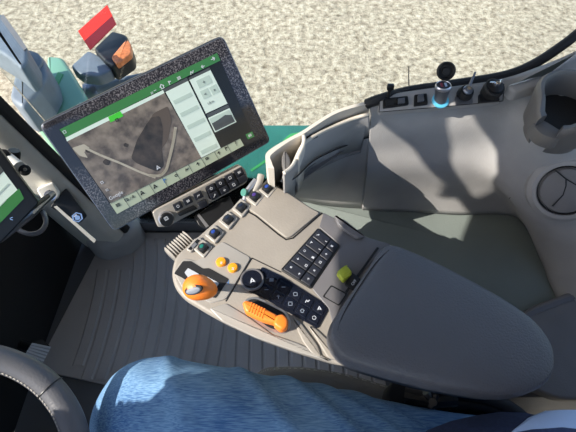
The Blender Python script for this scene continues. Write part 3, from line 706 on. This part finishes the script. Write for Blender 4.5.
# pad
padpx = [(391,243),(412,250),(441,263),(492,290),(532,316),(552,339),(558,360),(551,381),(527,393),(495,394),(440,385),(385,371),(347,359),(332,346),(329,327),(343,303),(366,270),(380,249)]
zp = .772; pts = crom([P(x,y,zp) for x, y in padpx], 4)
cen = sum(pts, V())/len(pts)
bm = bmesh.new(); ringsdef = [(1.0,-.034),(1.0,-.014),(.992,-.007),(.975,-.002),(.95,.0),(.85,.003),(.6,.006),(.3,.0075)]
R = [[bm.verts.new(cen+(p-cen)*k+V((0,0,h))) for p in pts] for k, h in ringsdef]
for a, b in zip(R, R[1:]):
    for i in range(len(pts)): bm.faces.new((a[i], a[(i+1)%len(pts)], b[(i+1)%len(pts)], b[i]))
bm.faces.new(R[0]); cv = bm.verts.new(cen+V((0,0,.008)))
for i in range(len(pts)): bm.faces.new((R[-1][i], R[-1][(i+1)%len(pts)], cv))
pad = link('arm_pad', bm, M['pad'], C_, ang=60)
bm = bmesh.new(); stroke_bm(bm, crom([P(x,y,zp+.0012) for x, y in [(389,250),(375,264),(356,292),(343,315),(338,330)]], 4, False), .0012, Z, .0005)
link('pad_crease', bm, M['black'], pad)
prism('pad_base', [cen+(p-cen)*.955+V((0,0,-.030)) for p in pts], Z, .028, M['black'], C_, bev=.004)
# dark plates right of the keypad
pp('rear_plate', [(323.5,212.5),(345,223),(366,237),(391,244),(362,272),(340,308),(333,325),(329,309),(312,288.5),(341,246),(319,227)], pc, .003, M['plate'], C_, lift=.0025, r=.003, bev=.0012)
pp('lid_latch', [(334,214),(346,220),(360,231),(366,236),(357,238),(346,231),(338,224)], pc, .006, M['plate'], C_, lift=.008, r=.004, bev=.003)
pp('groove', [(377,247),(379,248),(347,293),(345,291.5)], pc, .002, M['black'], C_, lift=.0032)
# storage lid and seams
pp('console_lid', [(272,184),(289,193.5),(311,208),(320,212.5),(291,236.5),(286,237.5),(279,232),(257,214.5),(247,208)], pc, .004, M['beige'], C_, lift=.0028, r=.005, bev=.0015)
bm = bmesh.new()
stroke_bm(bm, [P(x,y,zt+.0005) for x, y in [(238,209),(247,211),(256,216),(278,234),(286,239.5),(293,238),(322,213)]], .0022, Z, .0008)
link('lid_seam', bm, M['black'], C_); bm = bmesh.new()
stroke_bm(bm, [P(x,y,zt+.0005) for x, y in [(252,258),(241,276),(226,301)]], .0016, Z, .0008)
stroke_bm(bm, [P(x,y,zt+.0005) for x, y in [(252,258),(281,272)]], .0012, Z, .0008)
link('seam', bm, M['black'], C_)
# front plate + gate
pp('front_plate', [(173,271),(184,258),(197,261),(222,241),(251,257.5),(226,299),(211,303),(184,291)], pc, .003, M['beige_gloss'], C_, lift=.0018, r=.005, bev=.0012)
gate = pp('lever_gate', [(174,273.5),(183,261),(191,261),(203,268.5),(209,268),(229,279),(216,298),(200,294),(186,280),(181,277)], pc, .001, M['blackm'], C_, lift=.0024, r=.002)
pp('gate_insert', [(184.5,272.5),(188,268),(199,274),(197,281),(190,280)], pc, .0016, M['gateplate'], gate, lift=.0036, r=.001)
pp('gate_insert', [(204,281.5),(207,276.5),(219,283),(214,291),(208,289)], pc, .0016, M['gateplate'], gate, lift=.0036, r=.001)
text('gate_lettering', 'N', P(227,282.5,zt+.0021), (1,.1,0), Z, .008, M['sky_b'], C_)
# gear knob
kc = P(199,287.5,.815); ka = V((-.35,-.25,.9)).normalized()
kn = thing('gear_knob', '', '', kc); bpy.data.objects.remove(kn)
bm = bmesh.new(); bmesh.ops.create_uvsphere(bm, u_segments=32, v_segments=20, radius=1)
xa = V((1,-.12,.1)).normalized(); ya = Z.cross(xa).normalized(); za = xa.cross(ya)
for v in bm.verts:
    p = v.co.copy(); sc_ = .0195; 
    wd = 1.0 - .12*p.x; f = xa*p.x*sc_*1.02 + ya*p.y*.0155*wd + za*p.z*.0155
    if p.x > .2: f += xa*(p.x-.2)*.002 - za*(p.x-.2)*.006
    v.co = kc + f
knob = link('gear_knob', bm, M['orange'], C_)
fn = (CAM-kc).normalized(); fo = kc + V((-.0040,-.0080,.0120))
fn = V((-.28,-.42,.86)).normalized()
x1 = V((1,.25,0)); x1 = (x1-fn*x1.dot(fn)).normalized(); y1 = fn.cross(x1)
prism('knob_recess', [fo+x1*math.cos(a*math.pi/12)*.0112+y1*math.sin(a*math.pi/12)*.0058 for a in range(24)], fn, .004, M['blackm'], knob)
prism('knob_button', [fo+fn*.0008-y1*.0008+x1*math.cos(a*math.pi/12)*.0098+y1*math.sin(a*math.pi/12)*.0042 for a in range(24)], fn, .003, M['knobface'], knob, bev=.001)
tube('lever_stem', [P(212,285,zt-.01), kc+V((.006,0,-.01))], .0055, M['black'], C_)
# amber buttons
for x, y in ((221.3,262.8),(233,268.6)):
    b = lathe('round_button', P(x,y,zt+.001), Z, [(.0072,0),(.0072,.004),(.0062,.0055),(.0025,.0062)], M['orange2'], C_, seg=20)
    glyph('icon', 'fan', P(x,y,zt+.0074), V((1,0,0)), Z, .0022, M['glyph'], b)
# emblem button and touch panel
tp = pp('touch_panel', [(262,266.5),(281,275.5),(330,306.5),(318,328.5),(290,313),(262,297),(248,291)], pc, .002, M['touch'], C_, lift=.0022, r=.003, bev=.0006)
em = lathe('emblem_button', P(252.3,280.5,zt+.001), Z, [(.0165,-.001),(.0165,.0045),(.0155,.0055),(.0140,.0052),(.0136,.0044)], M['plate'], C_, seg=36)
lathe('emblem_face', P(252.3,280.5,zt+.001), Z, [(.0136,.004),(.0134,.0050)], M['touch'], em, seg=36)
glyph('emblem_icon', 'tri', P(252.3,280.5,zt+.0064), V((.9,.3,0)), Z, .0045, M['glyph'], em, w=.0012)
a1, a2, b1, b2 = [V((x,y,0)) for x, y in ((268,271.5),(328,307),(258,291),(317.5,326))]
gk = ['bars','minus','sq','zig','tri','minus','up','sq','home','ring']
for i in range(5):
    for j in range(2):
        u0, v0 = (i+.5)/5, (j+.5)/2
        c = a1.lerp(a2, u0).lerp(b1.lerp(b2, u0), v0)
        key(c.x, c.y, 11.6, 9.6, gk[(i+j*5) % 10], lift=.0034, m='touch', gs=.0034, pln=pc, ax=(a2-a1).normalized(), ay=(b1-a1).normalized(), parent=tp, X=V((1,0,0)), name='touch_key', gm='glyph' if (i, j) in ((3,0),(4,1),(4,0)) else 'glyphd', dp=.0012)
# keypad block
kp = pp('key_block', [(318,227.5),(340,245.5),(311,288.5),(280.5,269.5)], pc, .004, M['black'], C_, lift=.0035, r=.003, bev=.001)
TL, TR, BR, BL = [V((x,y,0)) for x, y in ((318,229),(338.5,245.7),(310.5,287),(282,269))]
gk2 = ['key','minus','flag','minus','ring','bars','plus','sq','arr','up','plus','minus']
rws = [(0,.17),(.19,.37),(.39,.57),(.59,.77),(.79,.985)]
for i, (v0, v1) in enumerate(rws):
    for j, (u0, u1) in enumerate(((.03,.60),(.64,.97))):
        q = []
        for u, v in ((u0,v0),(u1,v0),(u1,v1),(u0,v1)): q.append(TL.lerp(TR, u).lerp(BL.lerp(BR, u), v))
        o = pp('key', [(p.x,p.y) for p in q], pc, .004, M['key'], kp, lift=.0065 if j == 0 else .0058, r=.0014, bev=.001)
        c = sum(q, V())/4
        if j == 0:
            for s in (-.18,.22):
                d = (TR-TL)*s; glyph('icon', gk2[(i*2+(s > 0)) % 12], pc.hit(c.x+d.x, c.y+d.y, .0069), V((1,-.6,0)), Z, .0021, M['glyph'], o)
        else: glyph('icon', gk2[(i+5) % 12], pc.hit(c.x, c.y, .0062), V((1,-.6,0)), Z, .0020, M['glyph'], o)
# yellow cap, black key, recess
yc = pp('yellow_cap', [(336.5,271.5),(346,264),(353,272),(343.5,281)], flat(zt), .016, M['yellow'], C_, lift=.012, r=.004, bev=.003)
bm = bmesh.new()
for i in range(5):
    a = V((341+i*1.1,268.5+i*2.2,0)); stroke_bm(bm, [P(a.x,a.y,zt+.0126), P(a.x+6,a.y-3.2,zt+.0126)], .0009, Z, .0006)
link('cap_rib', bm, M['yellow'], yc)
bk = pp('side_key', [(352,272),(361,279),(354,290),(344.5,284)], pc, .004, M['black'], C_, lift=.0055, r=.002, bev=.001)
text('icon', 'OFF', P(354,282.5,zt+.0058), (.6,.8,0), Z, .0055, M['glyph'], bk)
pp('blank_cover', [(331,285),(347.5,293.5),(339.5,306),(322.5,296.5)], pc, .002, M['black'], C_, lift=.0032, r=.002)
pp('blank_inset', [(331.5,286.5),(345.5,294),(338.5,304.5),(324.5,296.3)], pc, .001, M['plate'], C_, lift=.0038, r=.002)
# orange thumb lever in its oval well
pp('lever_well', [(244,299),(256,296),(287,312),(292,324),(286,334),(270,332),(246,314)], pc, .001, M['silver'], C_, lift=.0016, r=.01)
pp('well_opening', [(247,300),(256,298.5),(285,313),(289,323),(284,331),(270,328.5),(248,312)], pc, .0008, M['blackm'], C_, lift=.0021, r=.009)
zl = flat(zt+.017)
ol = pp('orange_lever', [(242,302),(246,299.5),(254,302),(270,310.5),(278,314.5),(277,323.5),(262,319.5),(245,311.5)], zl, .013, M['orange'], C_, r=.004, bev=.004)
pp('lever_end', [(275.5,315),(283,313),(288.5,319),(287.5,327),(281,330),(273,324)], flat(zt+.019), .014, M['orange'], ol, r=.004, bev=.004)
bm = bmesh.new()
for i in range(6):
    a = V((251+i*2.6,302.5+i*1.25,0)); tube_bm(bm, [P(a.x+.8,a.y,zt+.0165), P(a.x-2.2,a.y+9.5,zt+.0165)], .0012, 8)
link('lever_rib', bm, M['orange'], ol)
tube('lever_pivot', [P(280,322,zt+.008), P(278,324,zt-.004)], .006, M['black'], C_)
# side blades along the lower edge
for a in ([(292,318),(300,321),(318,345),(322,357),(312,354),(303,342)], [(308,325),(316,328),(333,344),(338,360),(328,358),(320,345)]):
    pp('side_fin', a, pc, .004, M['beige'], C_, lift=.003, r=.004, bev=.002)
pp('lower_trim', [(226,303),(246,315),(272,334),(298,343),(318,352),(330,361),(298,352),(255,337),(222,321),(209,308)], pc, .003, M['beige_gloss'], C_, lift=.002, r=.003, bev=.0015)
# rotary switches
for x, y, m in ((203,248,'greenL'),(214.3,233.5,'blueL'),(228,219.5,'darkL'),(241.3,207.3,'darkL'),(255,196.5,'purpleL'),(267.5,188.3,'blueL')):
    d = V((-.74,.67,0)); s1 = V((13,-13,0)).normalized()
    q = [(x-9.6,y+1),(x-.5,y-9.2),(x+9.8,y-1.5),(x+.8,y+9.6)]
    fr = pp('switch_frame', q, pc, .012, M['beige_gloss'], C_, lift=.004, r=.002, bev=.0012)
    pp('switch_well', [(x+(a-x)*.66, y+(b-y)*.66) for a, b in q], pc, .001, M['blackm'], fr, lift=.0044, r=.002)
    c0 = P(x,y,zt+.004); ax = V((-.25,.1,.96)).normalized()
    kb = lathe('rotary_knob', c0, ax, [(.0074,0),(.0072,.003),(.0060,.0046),(.0044,.005)], M['black'], fr, seg=20)
    lathe('knob_lens', c0, ax, [(.0036,.0045),(.0032,.0056),(.002,.006)], M[m], fr, seg=16)
sl_ = pp('slider_switch', [(186,249),(194,239),(200,236.5),(202,240),(191,252)], pc, .006, M['beige_gloss'], C_, lift=.004, r=.002, bev=.001)
pp('slider_slot', [(188,249),(197,239),(200,240.5),(191,250)], pc, .001, M['black'], sl_, lift=.0045); pp('slider_tab', [(191,246),(195,242),(197,244),(193,248)], pc, .003, M['silver'], sl_, lift=.006)
# bellows and linkage
ba, bb = P(189,239,.724), P(171,255,.722); bl_ = (bb-ba).length
prof = []
for i in range(9):
    h = bl_*i/8; prof += [(.0155,h-.0008),(.0115,h+bl_/16)]
lathe('bellows', ba, bb-ba, prof, M['beige_gloss'], C_, seg=24, ang=70)
tube('hinge_link', [P(243,204,.735), P(248,190,.745), P(256,180,.75)], .0045, M['silver'], C_); tube('hinge_link', [P(252,196,.735), P(259,183,.748), P(261,175,.752)], .0055, M['beige_gloss'], C_)
lathe('hinge_bolt', P(246,193,.745), V((-.6,-.3,.7)), [(.006,0),(.006,.006)], M['green'], C_)
# pedestal linking console and seat
box('pedestal', (.27,.20,.52), (.14,.07,.32), M['black'], C_, bev=.01)

# ------------------------------------------------------------------ second monitor and its bracket
n2 = V((.45,-.55,.70)).normalized(); p2 = Plane(P(20,205,.66), n2)
t = thing('side_monitor', 'small black framed monitor cut off at the left edge', 'monitor', p2.hit(0,200,-.03))
pp('housing', [(39.5,202.5),(-28,112),(-110,190),(-40,285)], p2, .028, M['black'], t, r=.006, bev=.003)
sc2 = pp('screen', [(24,198.5),(-27,131),(-88,190),(-38,258)], p2, .001, M['s_white'], t, lift=.0006)
pp('field_band', [(24,198.5),(19,188.5),(-60,258),(-38,262)], p2, .0006, M['s_green'], sc2, lift=.001)
pp('upper_band', [(0,165.5),(4,171),(-40,215),(-44,208)], p2, .0006, M['s_dgrey'], sc2, lift=.001)
bm = bmesh.new(); stroke_bm(bm, [p2.hit(8,184,.0014), p2.hit(-20,212,.0014)], .002, n2); stroke_bm(bm, [p2.hit(6,200,.0014), p2.hit(-20,226,.0014)], .0015, n2); link('screen_line', bm, M['s_grey'], sc2)
text('corner_emblem', '<', p2.hit(11,219,.0006), (1,0,0), n2, .014, M['sky_b'], t)
t = thing('monitor_bracket', 'steel bracket bar bolted to a black plate on the pillar', 'bracket', P(60,205,.62))
tube('bar', [P(-20,247,.56), P(0,238,.56), P(30,215,.54), P(52,194,.46)], .009, M['steel'], t, seg=10); tube('bar', [P(-20,240,.57), P(20,216,.57), P(48,196,.50)], .005, M['black'], t, seg=10)
pbk = Plane(P(66,206,.36), V((.45,-.6,.66)))
pp('white_block', [(36,189.5),(53,181.5),(60.5,194),(58,199),(45,204)], pbk, .05, M['white'], t, lift=.03, r=.006, bev=.004)
pl_ = pp('bracket_plate', [(50,207),(66,188),(87.5,216),(80,223.5)], pbk, .02, M['black'], t, r=.005, bev=.002)
lathe('plate_bolt', pbk.hit(77.3,217), pbk.n, [(.014,0),(.014,.004),(.010,.004),(.010,.010),(.007,.012)], M['chrome'], t, seg=6)
lathe('clamp_knob', pbk.hit(50,195,.06), pbk.n, [(.013,0),(.013,.010),(.008,.010),(.008,.016),(.005,.018)], M['chrome'], t, seg=14)
pp('highlight_trim', [(54,207),(57,206),(96,240),(94,243)], pbk, .006, M['white'], t, lift=.004)['label'] = 'pale edge strip'  # bright line of sun along the pillar edge, painted as a white strip
t = thing('monitor_cable', 'grey looped cable hanging below the steel bracket bar', 'cable', P(30,232,.68))
tube('cable', crom([P(x,y,.52) for x, y in [(10,222),(17,229),(30,234),(41,231),(46,222),(43,212)]], 6, False), .005, M['plate'], t, seg=10)
t = thing('ball_mount', 'chrome and black ball mount clamp above the small monitor', 'mount', P(12,162,.74))
zb = .64
tube('clamp_arm', [P(-8,158,zb), P(8,161,zb+.01), P(19,168,zb+.01)], [.018,.016,.013], M['white'], t, seg=14)
lathe('clamp_screw', P(4,156,zb+.02), V((.3,-.5,.8)), [(.012,-.01),(.013,0),(.012,.006),(.006,.010)], M['black'], t)
lathe('clamp_screw', P(14,153,zb), V((.3,.4,.8)), [(.010,-.02),(.012,0),(.010,.006)], M['black'], t)
lathe('ball_joint', P(20,168,zb), V((.3,-.4,.8)), [(.004,-.012),(.009,-.008),(.010,0),(.009,.008),(.004,.012)], M['chrome'], t)
kb = lathe('wing_knob', P(24.5,170.5,zb), V((.6,-.3,.7)), [(.0095,-.004),(.0105,0),(.0105,.006),(.008,.008)], M['rubber'], t); lathe('knob_bolt', P(24.5,170.5,zb), V((.6,-.3,.7)), [(.005,.007),(.004,.010)], M['chrome'], kb, seg=6)
tube('clamp_strut', [P(-6,170,zb), P(14,183,zb), P(34,202,zb-.01)], .004, M['white'], t)

# ------------------------------------------------------------------ steering wheel
wc = CAM + ray(-80,500)*.49; wn = V((.42,0,.9)).normalized(); wr_ = .162
xw_ = V((wn.z,0,-wn.x)); yw_ = V((0,1,0))
t = thing('steering_wheel', 'grey leather steering wheel with pale stitching, bottom left', 'steering wheel', wc-V((0,0,.1)))
bm = bmesh.new(); NM, NN = 96, 16; R = []
for i in range(NM):
    a = 2*math.pi*i/NM; d = xw_*math.cos(a)+yw_*math.sin(a)
    R.append([bm.verts.new(wc+d*(wr_+.0176*math.cos(b))+wn*.0160*math.sin(b)) for b in [2*math.pi*j/NN for j in range(NN)]])
for i in range(NM):
    for j in range(NN): bm.faces.new((R[i][j], R[(i+1)%NM][j], R[(i+1)%NM][(j+1)%NN], R[i][(j+1)%NN]))
rim = link('rim', bm, M['leather'], t, ang=80)
bm = bmesh.new()
for i in range(170):
    a = 2*math.pi*i/170; d = xw_*math.cos(a)+yw_*math.sin(a); tt = -xw_*math.sin(a)+yw_*math.cos(a)
    o = wc+d*(wr_-.0168)+wn*.0074; tube_bm(bm, [o-tt*.0017, o+tt*.0017-wn*.002+d*.0005], .0007, 5)
link('stitching', bm, M['thread'], rim)
a = math.radians(52); d = xw_*math.cos(a)+yw_*math.sin(a); tt = -xw_*math.sin(a)+yw_*math.cos(a)
bm = bmesh.new()
for k in range(1):
    pts_ = [wc+d*(wr_+.0180*math.cos(b))+wn*.0164*math.sin(b) for b in [math.pi*j/10*1.1 for j in range(11)]]
    tube_bm(bm, pts_, .0011, 6)
link('rim_seam', bm, M['black'], rim)
lathe('hub', wc-wn*.04, wn, [(.045,0),(.05,.02),(.04,.035),(.02,.04)], M['plate'], t)
for an in (-30, 150, 240):
    a = math.radians(an); d = xw_*math.cos(a)+yw_*math.sin(a); tube('spoke', [wc-wn*.02+d*.04, wc-wn*.012+d*.10, wc+d*(wr_-.008)], [.016,.013,.009], M['plate'], t)
t = thing('steering_column', 'dark steering column cover under the wheel', 'steering column', V((-.6,0,0)))
tube('column_cover', [wc-wn*.05, wc-wn*.25+V((-.02,0,0)), V((-.62,0,.02))], [.05,.06,.08], M['black'], t, seg=20)

# ------------------------------------------------------------------ seat
t = thing('driver_seat', 'grey fabric driver seat with stitched edge under the driver', 'seat', V((.2,-.13,0)))
sp_ = [P(x,y,.53) for x, y in [(248,384),(254,371),(266,364),(300,363),(345,370),(400,386),(470,404),(560,430)]] + [V((.5,-.40,.53)), V((-.04,-.40,.53))]
prism('cushion', rounded(sp_, .03), Z, .13, M['seat'], t, bev=.025, seg=4)
bm = bmesh.new()
ed = crom([P(x,y,.5305) for x, y in [(260,373),(270,369.5),(300,368.5),(345,375),(400,391),(470,409)]], 6, False)
for a, b in zip(ed, ed[1:]): 
    m_ = a.lerp(b, .5); tube_bm(bm, [a, m_], .0008, 5)
link('edge_stitching', bm, M['thread'], t)
prism('backrest', rounded([V((.62,-.38,.5)), V((.62,.06,.5)), V((.74,.06,.5)), V((.74,-.38,.5))], .03), Z, -.45, M['seat'], t)
box('seat_base', (.32,-.13,.19), (.42,.40,.38), M['blackm'], t, bev=.02)
bm = bmesh.new()
tube_bm(bm, [P(405,395,.60), P(430,400,.61), P(455,398,.61)], .012, 10)
tube_bm(bm, [P(426,392,.63), P(434,404,.62)], .006, 8); tube_bm(bm, [P(436,394,.63), P(431,408,.62)], .005, 8)
link('adjuster_linkage', bm, M['black'], t)
lathe('adjuster_bolt', P(433,402,.63), V((-.4,-.2,.9)), [(.006,0),(.006,.004)], M['black'], t, seg=8)
tube('side_tube', crom([P(x,y,.60) for x, y in [(455,392),(480,396),(505,405),(525,420),(540,440)]], 5, False), .010, M['rubber'], t)
tube('side_tube', crom([P(x,y,.58) for x, y in [(450,402),(480,405),(500,412),(515,428)]], 5, False), .012, M['black'], t)
pp('armrest_hinge_cover', [(392,380),(420,388),(470,398),(520,408),(530,432),(480,440),(400,415),(385,395)], flat(.57), .08, M['blackm'], t, r=.01, bev=.005)
pp('side_cover', [(530,430),(545,423),(580,422),(640,440),(640,480),(540,470)], flat(.60), .06, M['panel_dark'], t, r=.02, bev=.01)

# ------------------------------------------------------------------ the driver
def skin_mesh(name, verts, edges, radii, m, sub=2, parent=None, disp=None):
    me = bpy.data.meshes.new(name+'_cage'); me.from_pydata([V(v) for v in verts], edges, []); o = bpy.data.objects.new('cage', me); COL.objects.link(o)
    md = o.modifiers.new('s', 'SKIN'); md.use_smooth_shade = True
    for i, d in enumerate(me.skin_vertices[0].data):
        r = radii[i]; d.radius = (r, r) if not isinstance(r, tuple) else r; d.use_root = (i == 0)
    s = o.modifiers.new('u', 'SUBSURF'); s.levels = sub; s.render_levels = sub
    bpy.context.view_layer.update()
    me2 = bpy.data.meshes.new_from_object(o.evaluated_get(bpy.context.evaluated_depsgraph_get())); bpy.data.objects.remove(o)
    if disp:
        me2.calc_loop_triangles() if False else None
        nr = [v.normal.copy() for v in me2.vertices]
        for v, n_ in zip(me2.vertices, nr): v.co += n_*disp(v.co, n_)
    for p in me2.polygons: p.use_smooth = True
    me2.materials.clear(); me2.materials.append(m)
    ob = bpy.data.objects.new(name, me2); COL.objects.link(ob)
    if parent: par(ob, parent)
    return ob
hipR, kneeR, ankR, toeR = (.30,-.02,.575), (-.25,.105,.575), (-.31,.09,.10), (-.44,.10,.05)
hipL, kneeL, ankL, toeL = (.30,-.20,.575), (-.20,-.30,.575), (-.27,-.30,.10), (-.40,-.31,.05)
pel = (.34,-.11,.60); bel = (.35,-.11,.75); che = (.40,-.11,.98)
mid = lambda a, b, k: tuple(x+(y-x)*k for x, y in zip(a, b))
vv = [pel, hipR, mid(hipR,kneeR,.5), kneeR, mid(kneeR,ankR,.3), ankR, toeR, hipL, mid(hipL,kneeL,.5), kneeL, mid(kneeL,ankL,.3), ankL, toeL, bel, che]
ee = [(0,1),(1,2),(2,3),(3,4),(4,5),(5,6),(0,7),(7,8),(8,9),(9,10),(10,11),(11,12),(0,13),(13,14)]
rr = [.11,.085,.075,.058,.055,.038,.035,.085,.075,.058,.055,.038,.035,.12,.13]
person = skin_mesh('person', vv, ee, rr, M['skin'], 2)
tag(person, 'seated driver in blue jeans and dark navy shirt, right thigh in view', 'person')
def folds(co, n_):
    x, y, z = co; d = .0035*noise.noise(V((x*9, y*9, z*9)))
    d += .0028*max(0, noise.noise(V((x*7+y*22, y*6, z*14))))*2
    d += .004*math.exp(-((x+.165+.5*(y-.12))/.014)**2)*(1 if y > .06 else .3)
    for k, (xo, sl, am) in enumerate(((-.02,.9,.005),(.055,1.2,.006),(.105,1.4,.005),(.14,1.5,.005))):
        d += am*math.exp(-((x-xo+sl*(y-.09))/.012)**2)
    return d
jv = [pel, hipR, mid(hipR,kneeR,.3), mid(hipR,kneeR,.6), mid(hipR,kneeR,.85), kneeR, mid(kneeR,ankR,.3), mid(kneeR,ankR,.9), hipL, mid(hipL,kneeL,.5), kneeL, mid(kneeL,ankL,.3), mid(kneeL,ankL,.9)]
je = [(0,1),(1,2),(2,3),(3,4),(4,5),(5,6),(6,7),(0,8),(8,9),(9,10),(10,11),(11,12)]
jr = [.135,.112,.104,.098,.090,.082,.075,.06,.11,.10,.082,.075,.06]
jeans = skin_mesh('jeans', jv, je, jr, M['denim'], 4, person, folds)
from mathutils.bvhtree import BVHTree
bvh = BVHTree.FromPolygons([v.co.copy() for v in jeans.data.vertices], [tuple(p.vertices) for p in jeans.data.polygons])
def on_jeans(x, y):
    h = bvh.ray_cast(CAM, ray(x, y).normalized())[0]
    return h if h is not None else P(x, y, .57)
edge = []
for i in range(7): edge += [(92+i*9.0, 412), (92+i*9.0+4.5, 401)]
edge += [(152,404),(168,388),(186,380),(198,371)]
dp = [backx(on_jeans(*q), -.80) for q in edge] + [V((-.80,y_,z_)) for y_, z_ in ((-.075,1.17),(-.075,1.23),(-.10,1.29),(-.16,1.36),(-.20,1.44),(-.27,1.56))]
shade_outline = [V((-.80,dp[0].y+.03,dp[0].z-.02)), V((-.80,dp[0].y+.03,.62))][::-1] + dp + [V((-.80,-.60,dp[-1].z)), V((-.80,-.60,.62))]
t = prism('dashboard', shade_outline, V((1,0,0)), .012, M['blackm'], smooth=False)  # unseen panel added to shade the thigh, outline traced back along the sun
tag(t, 'black dashboard panel standing in front of the steering wheel', 'dashboard')
print('DASH', [tuple(round(c,3) for c in p) for p in shade_outline])
def ell_loft(name, secs, m, parent, disp=None, seg=40):
    bm = bmesh.new(); R = []
    for cx, cy, cz, rx, ry in secs:
        R.append([bm.verts.new(V((cx+rx*math.cos(2*math.pi*i/seg), cy+ry*math.sin(2*math.pi*i/seg), cz))) for i in range(seg)])
    for p, q in zip(R, R[1:]):
        for i in range(seg): bm.faces.new((p[i], p[(i+1)%seg], q[(i+1)%seg], q[i]))
    bm.faces.new(R[0]); bm.faces.new(list(reversed(R[-1])))
    bm.normal_update()
    for v in bm.verts:
        v.co += v.normal*(.006*noise.noise(v.co*14))
    return link(name, bm, m, parent, ang=60)
ell_loft('shirt', [(.28,-.12,.60,.18,.18),(.27,-.12,.66,.205,.197),(.27,-.12,.70,.207,.200),(.30,-.12,.74,.18,.18),(.36,-.12,.82,.165,.16),(.40,-.11,.90,.155,.17),(.43,-.11,1.0,.15,.18),(.44,-.11,1.02,.13,.16)], M['navy'], person)
sh = ell_loft('pale_undershirt', [(.37,-.12,.67,.17,.18),(.355,-.12,.71,.198,.20),(.35,-.12,.745,.19,.198),(.38,-.12,.775,.15,.16)], M['pale'], person); sh['label'] = 'pale blue hem of clothing'
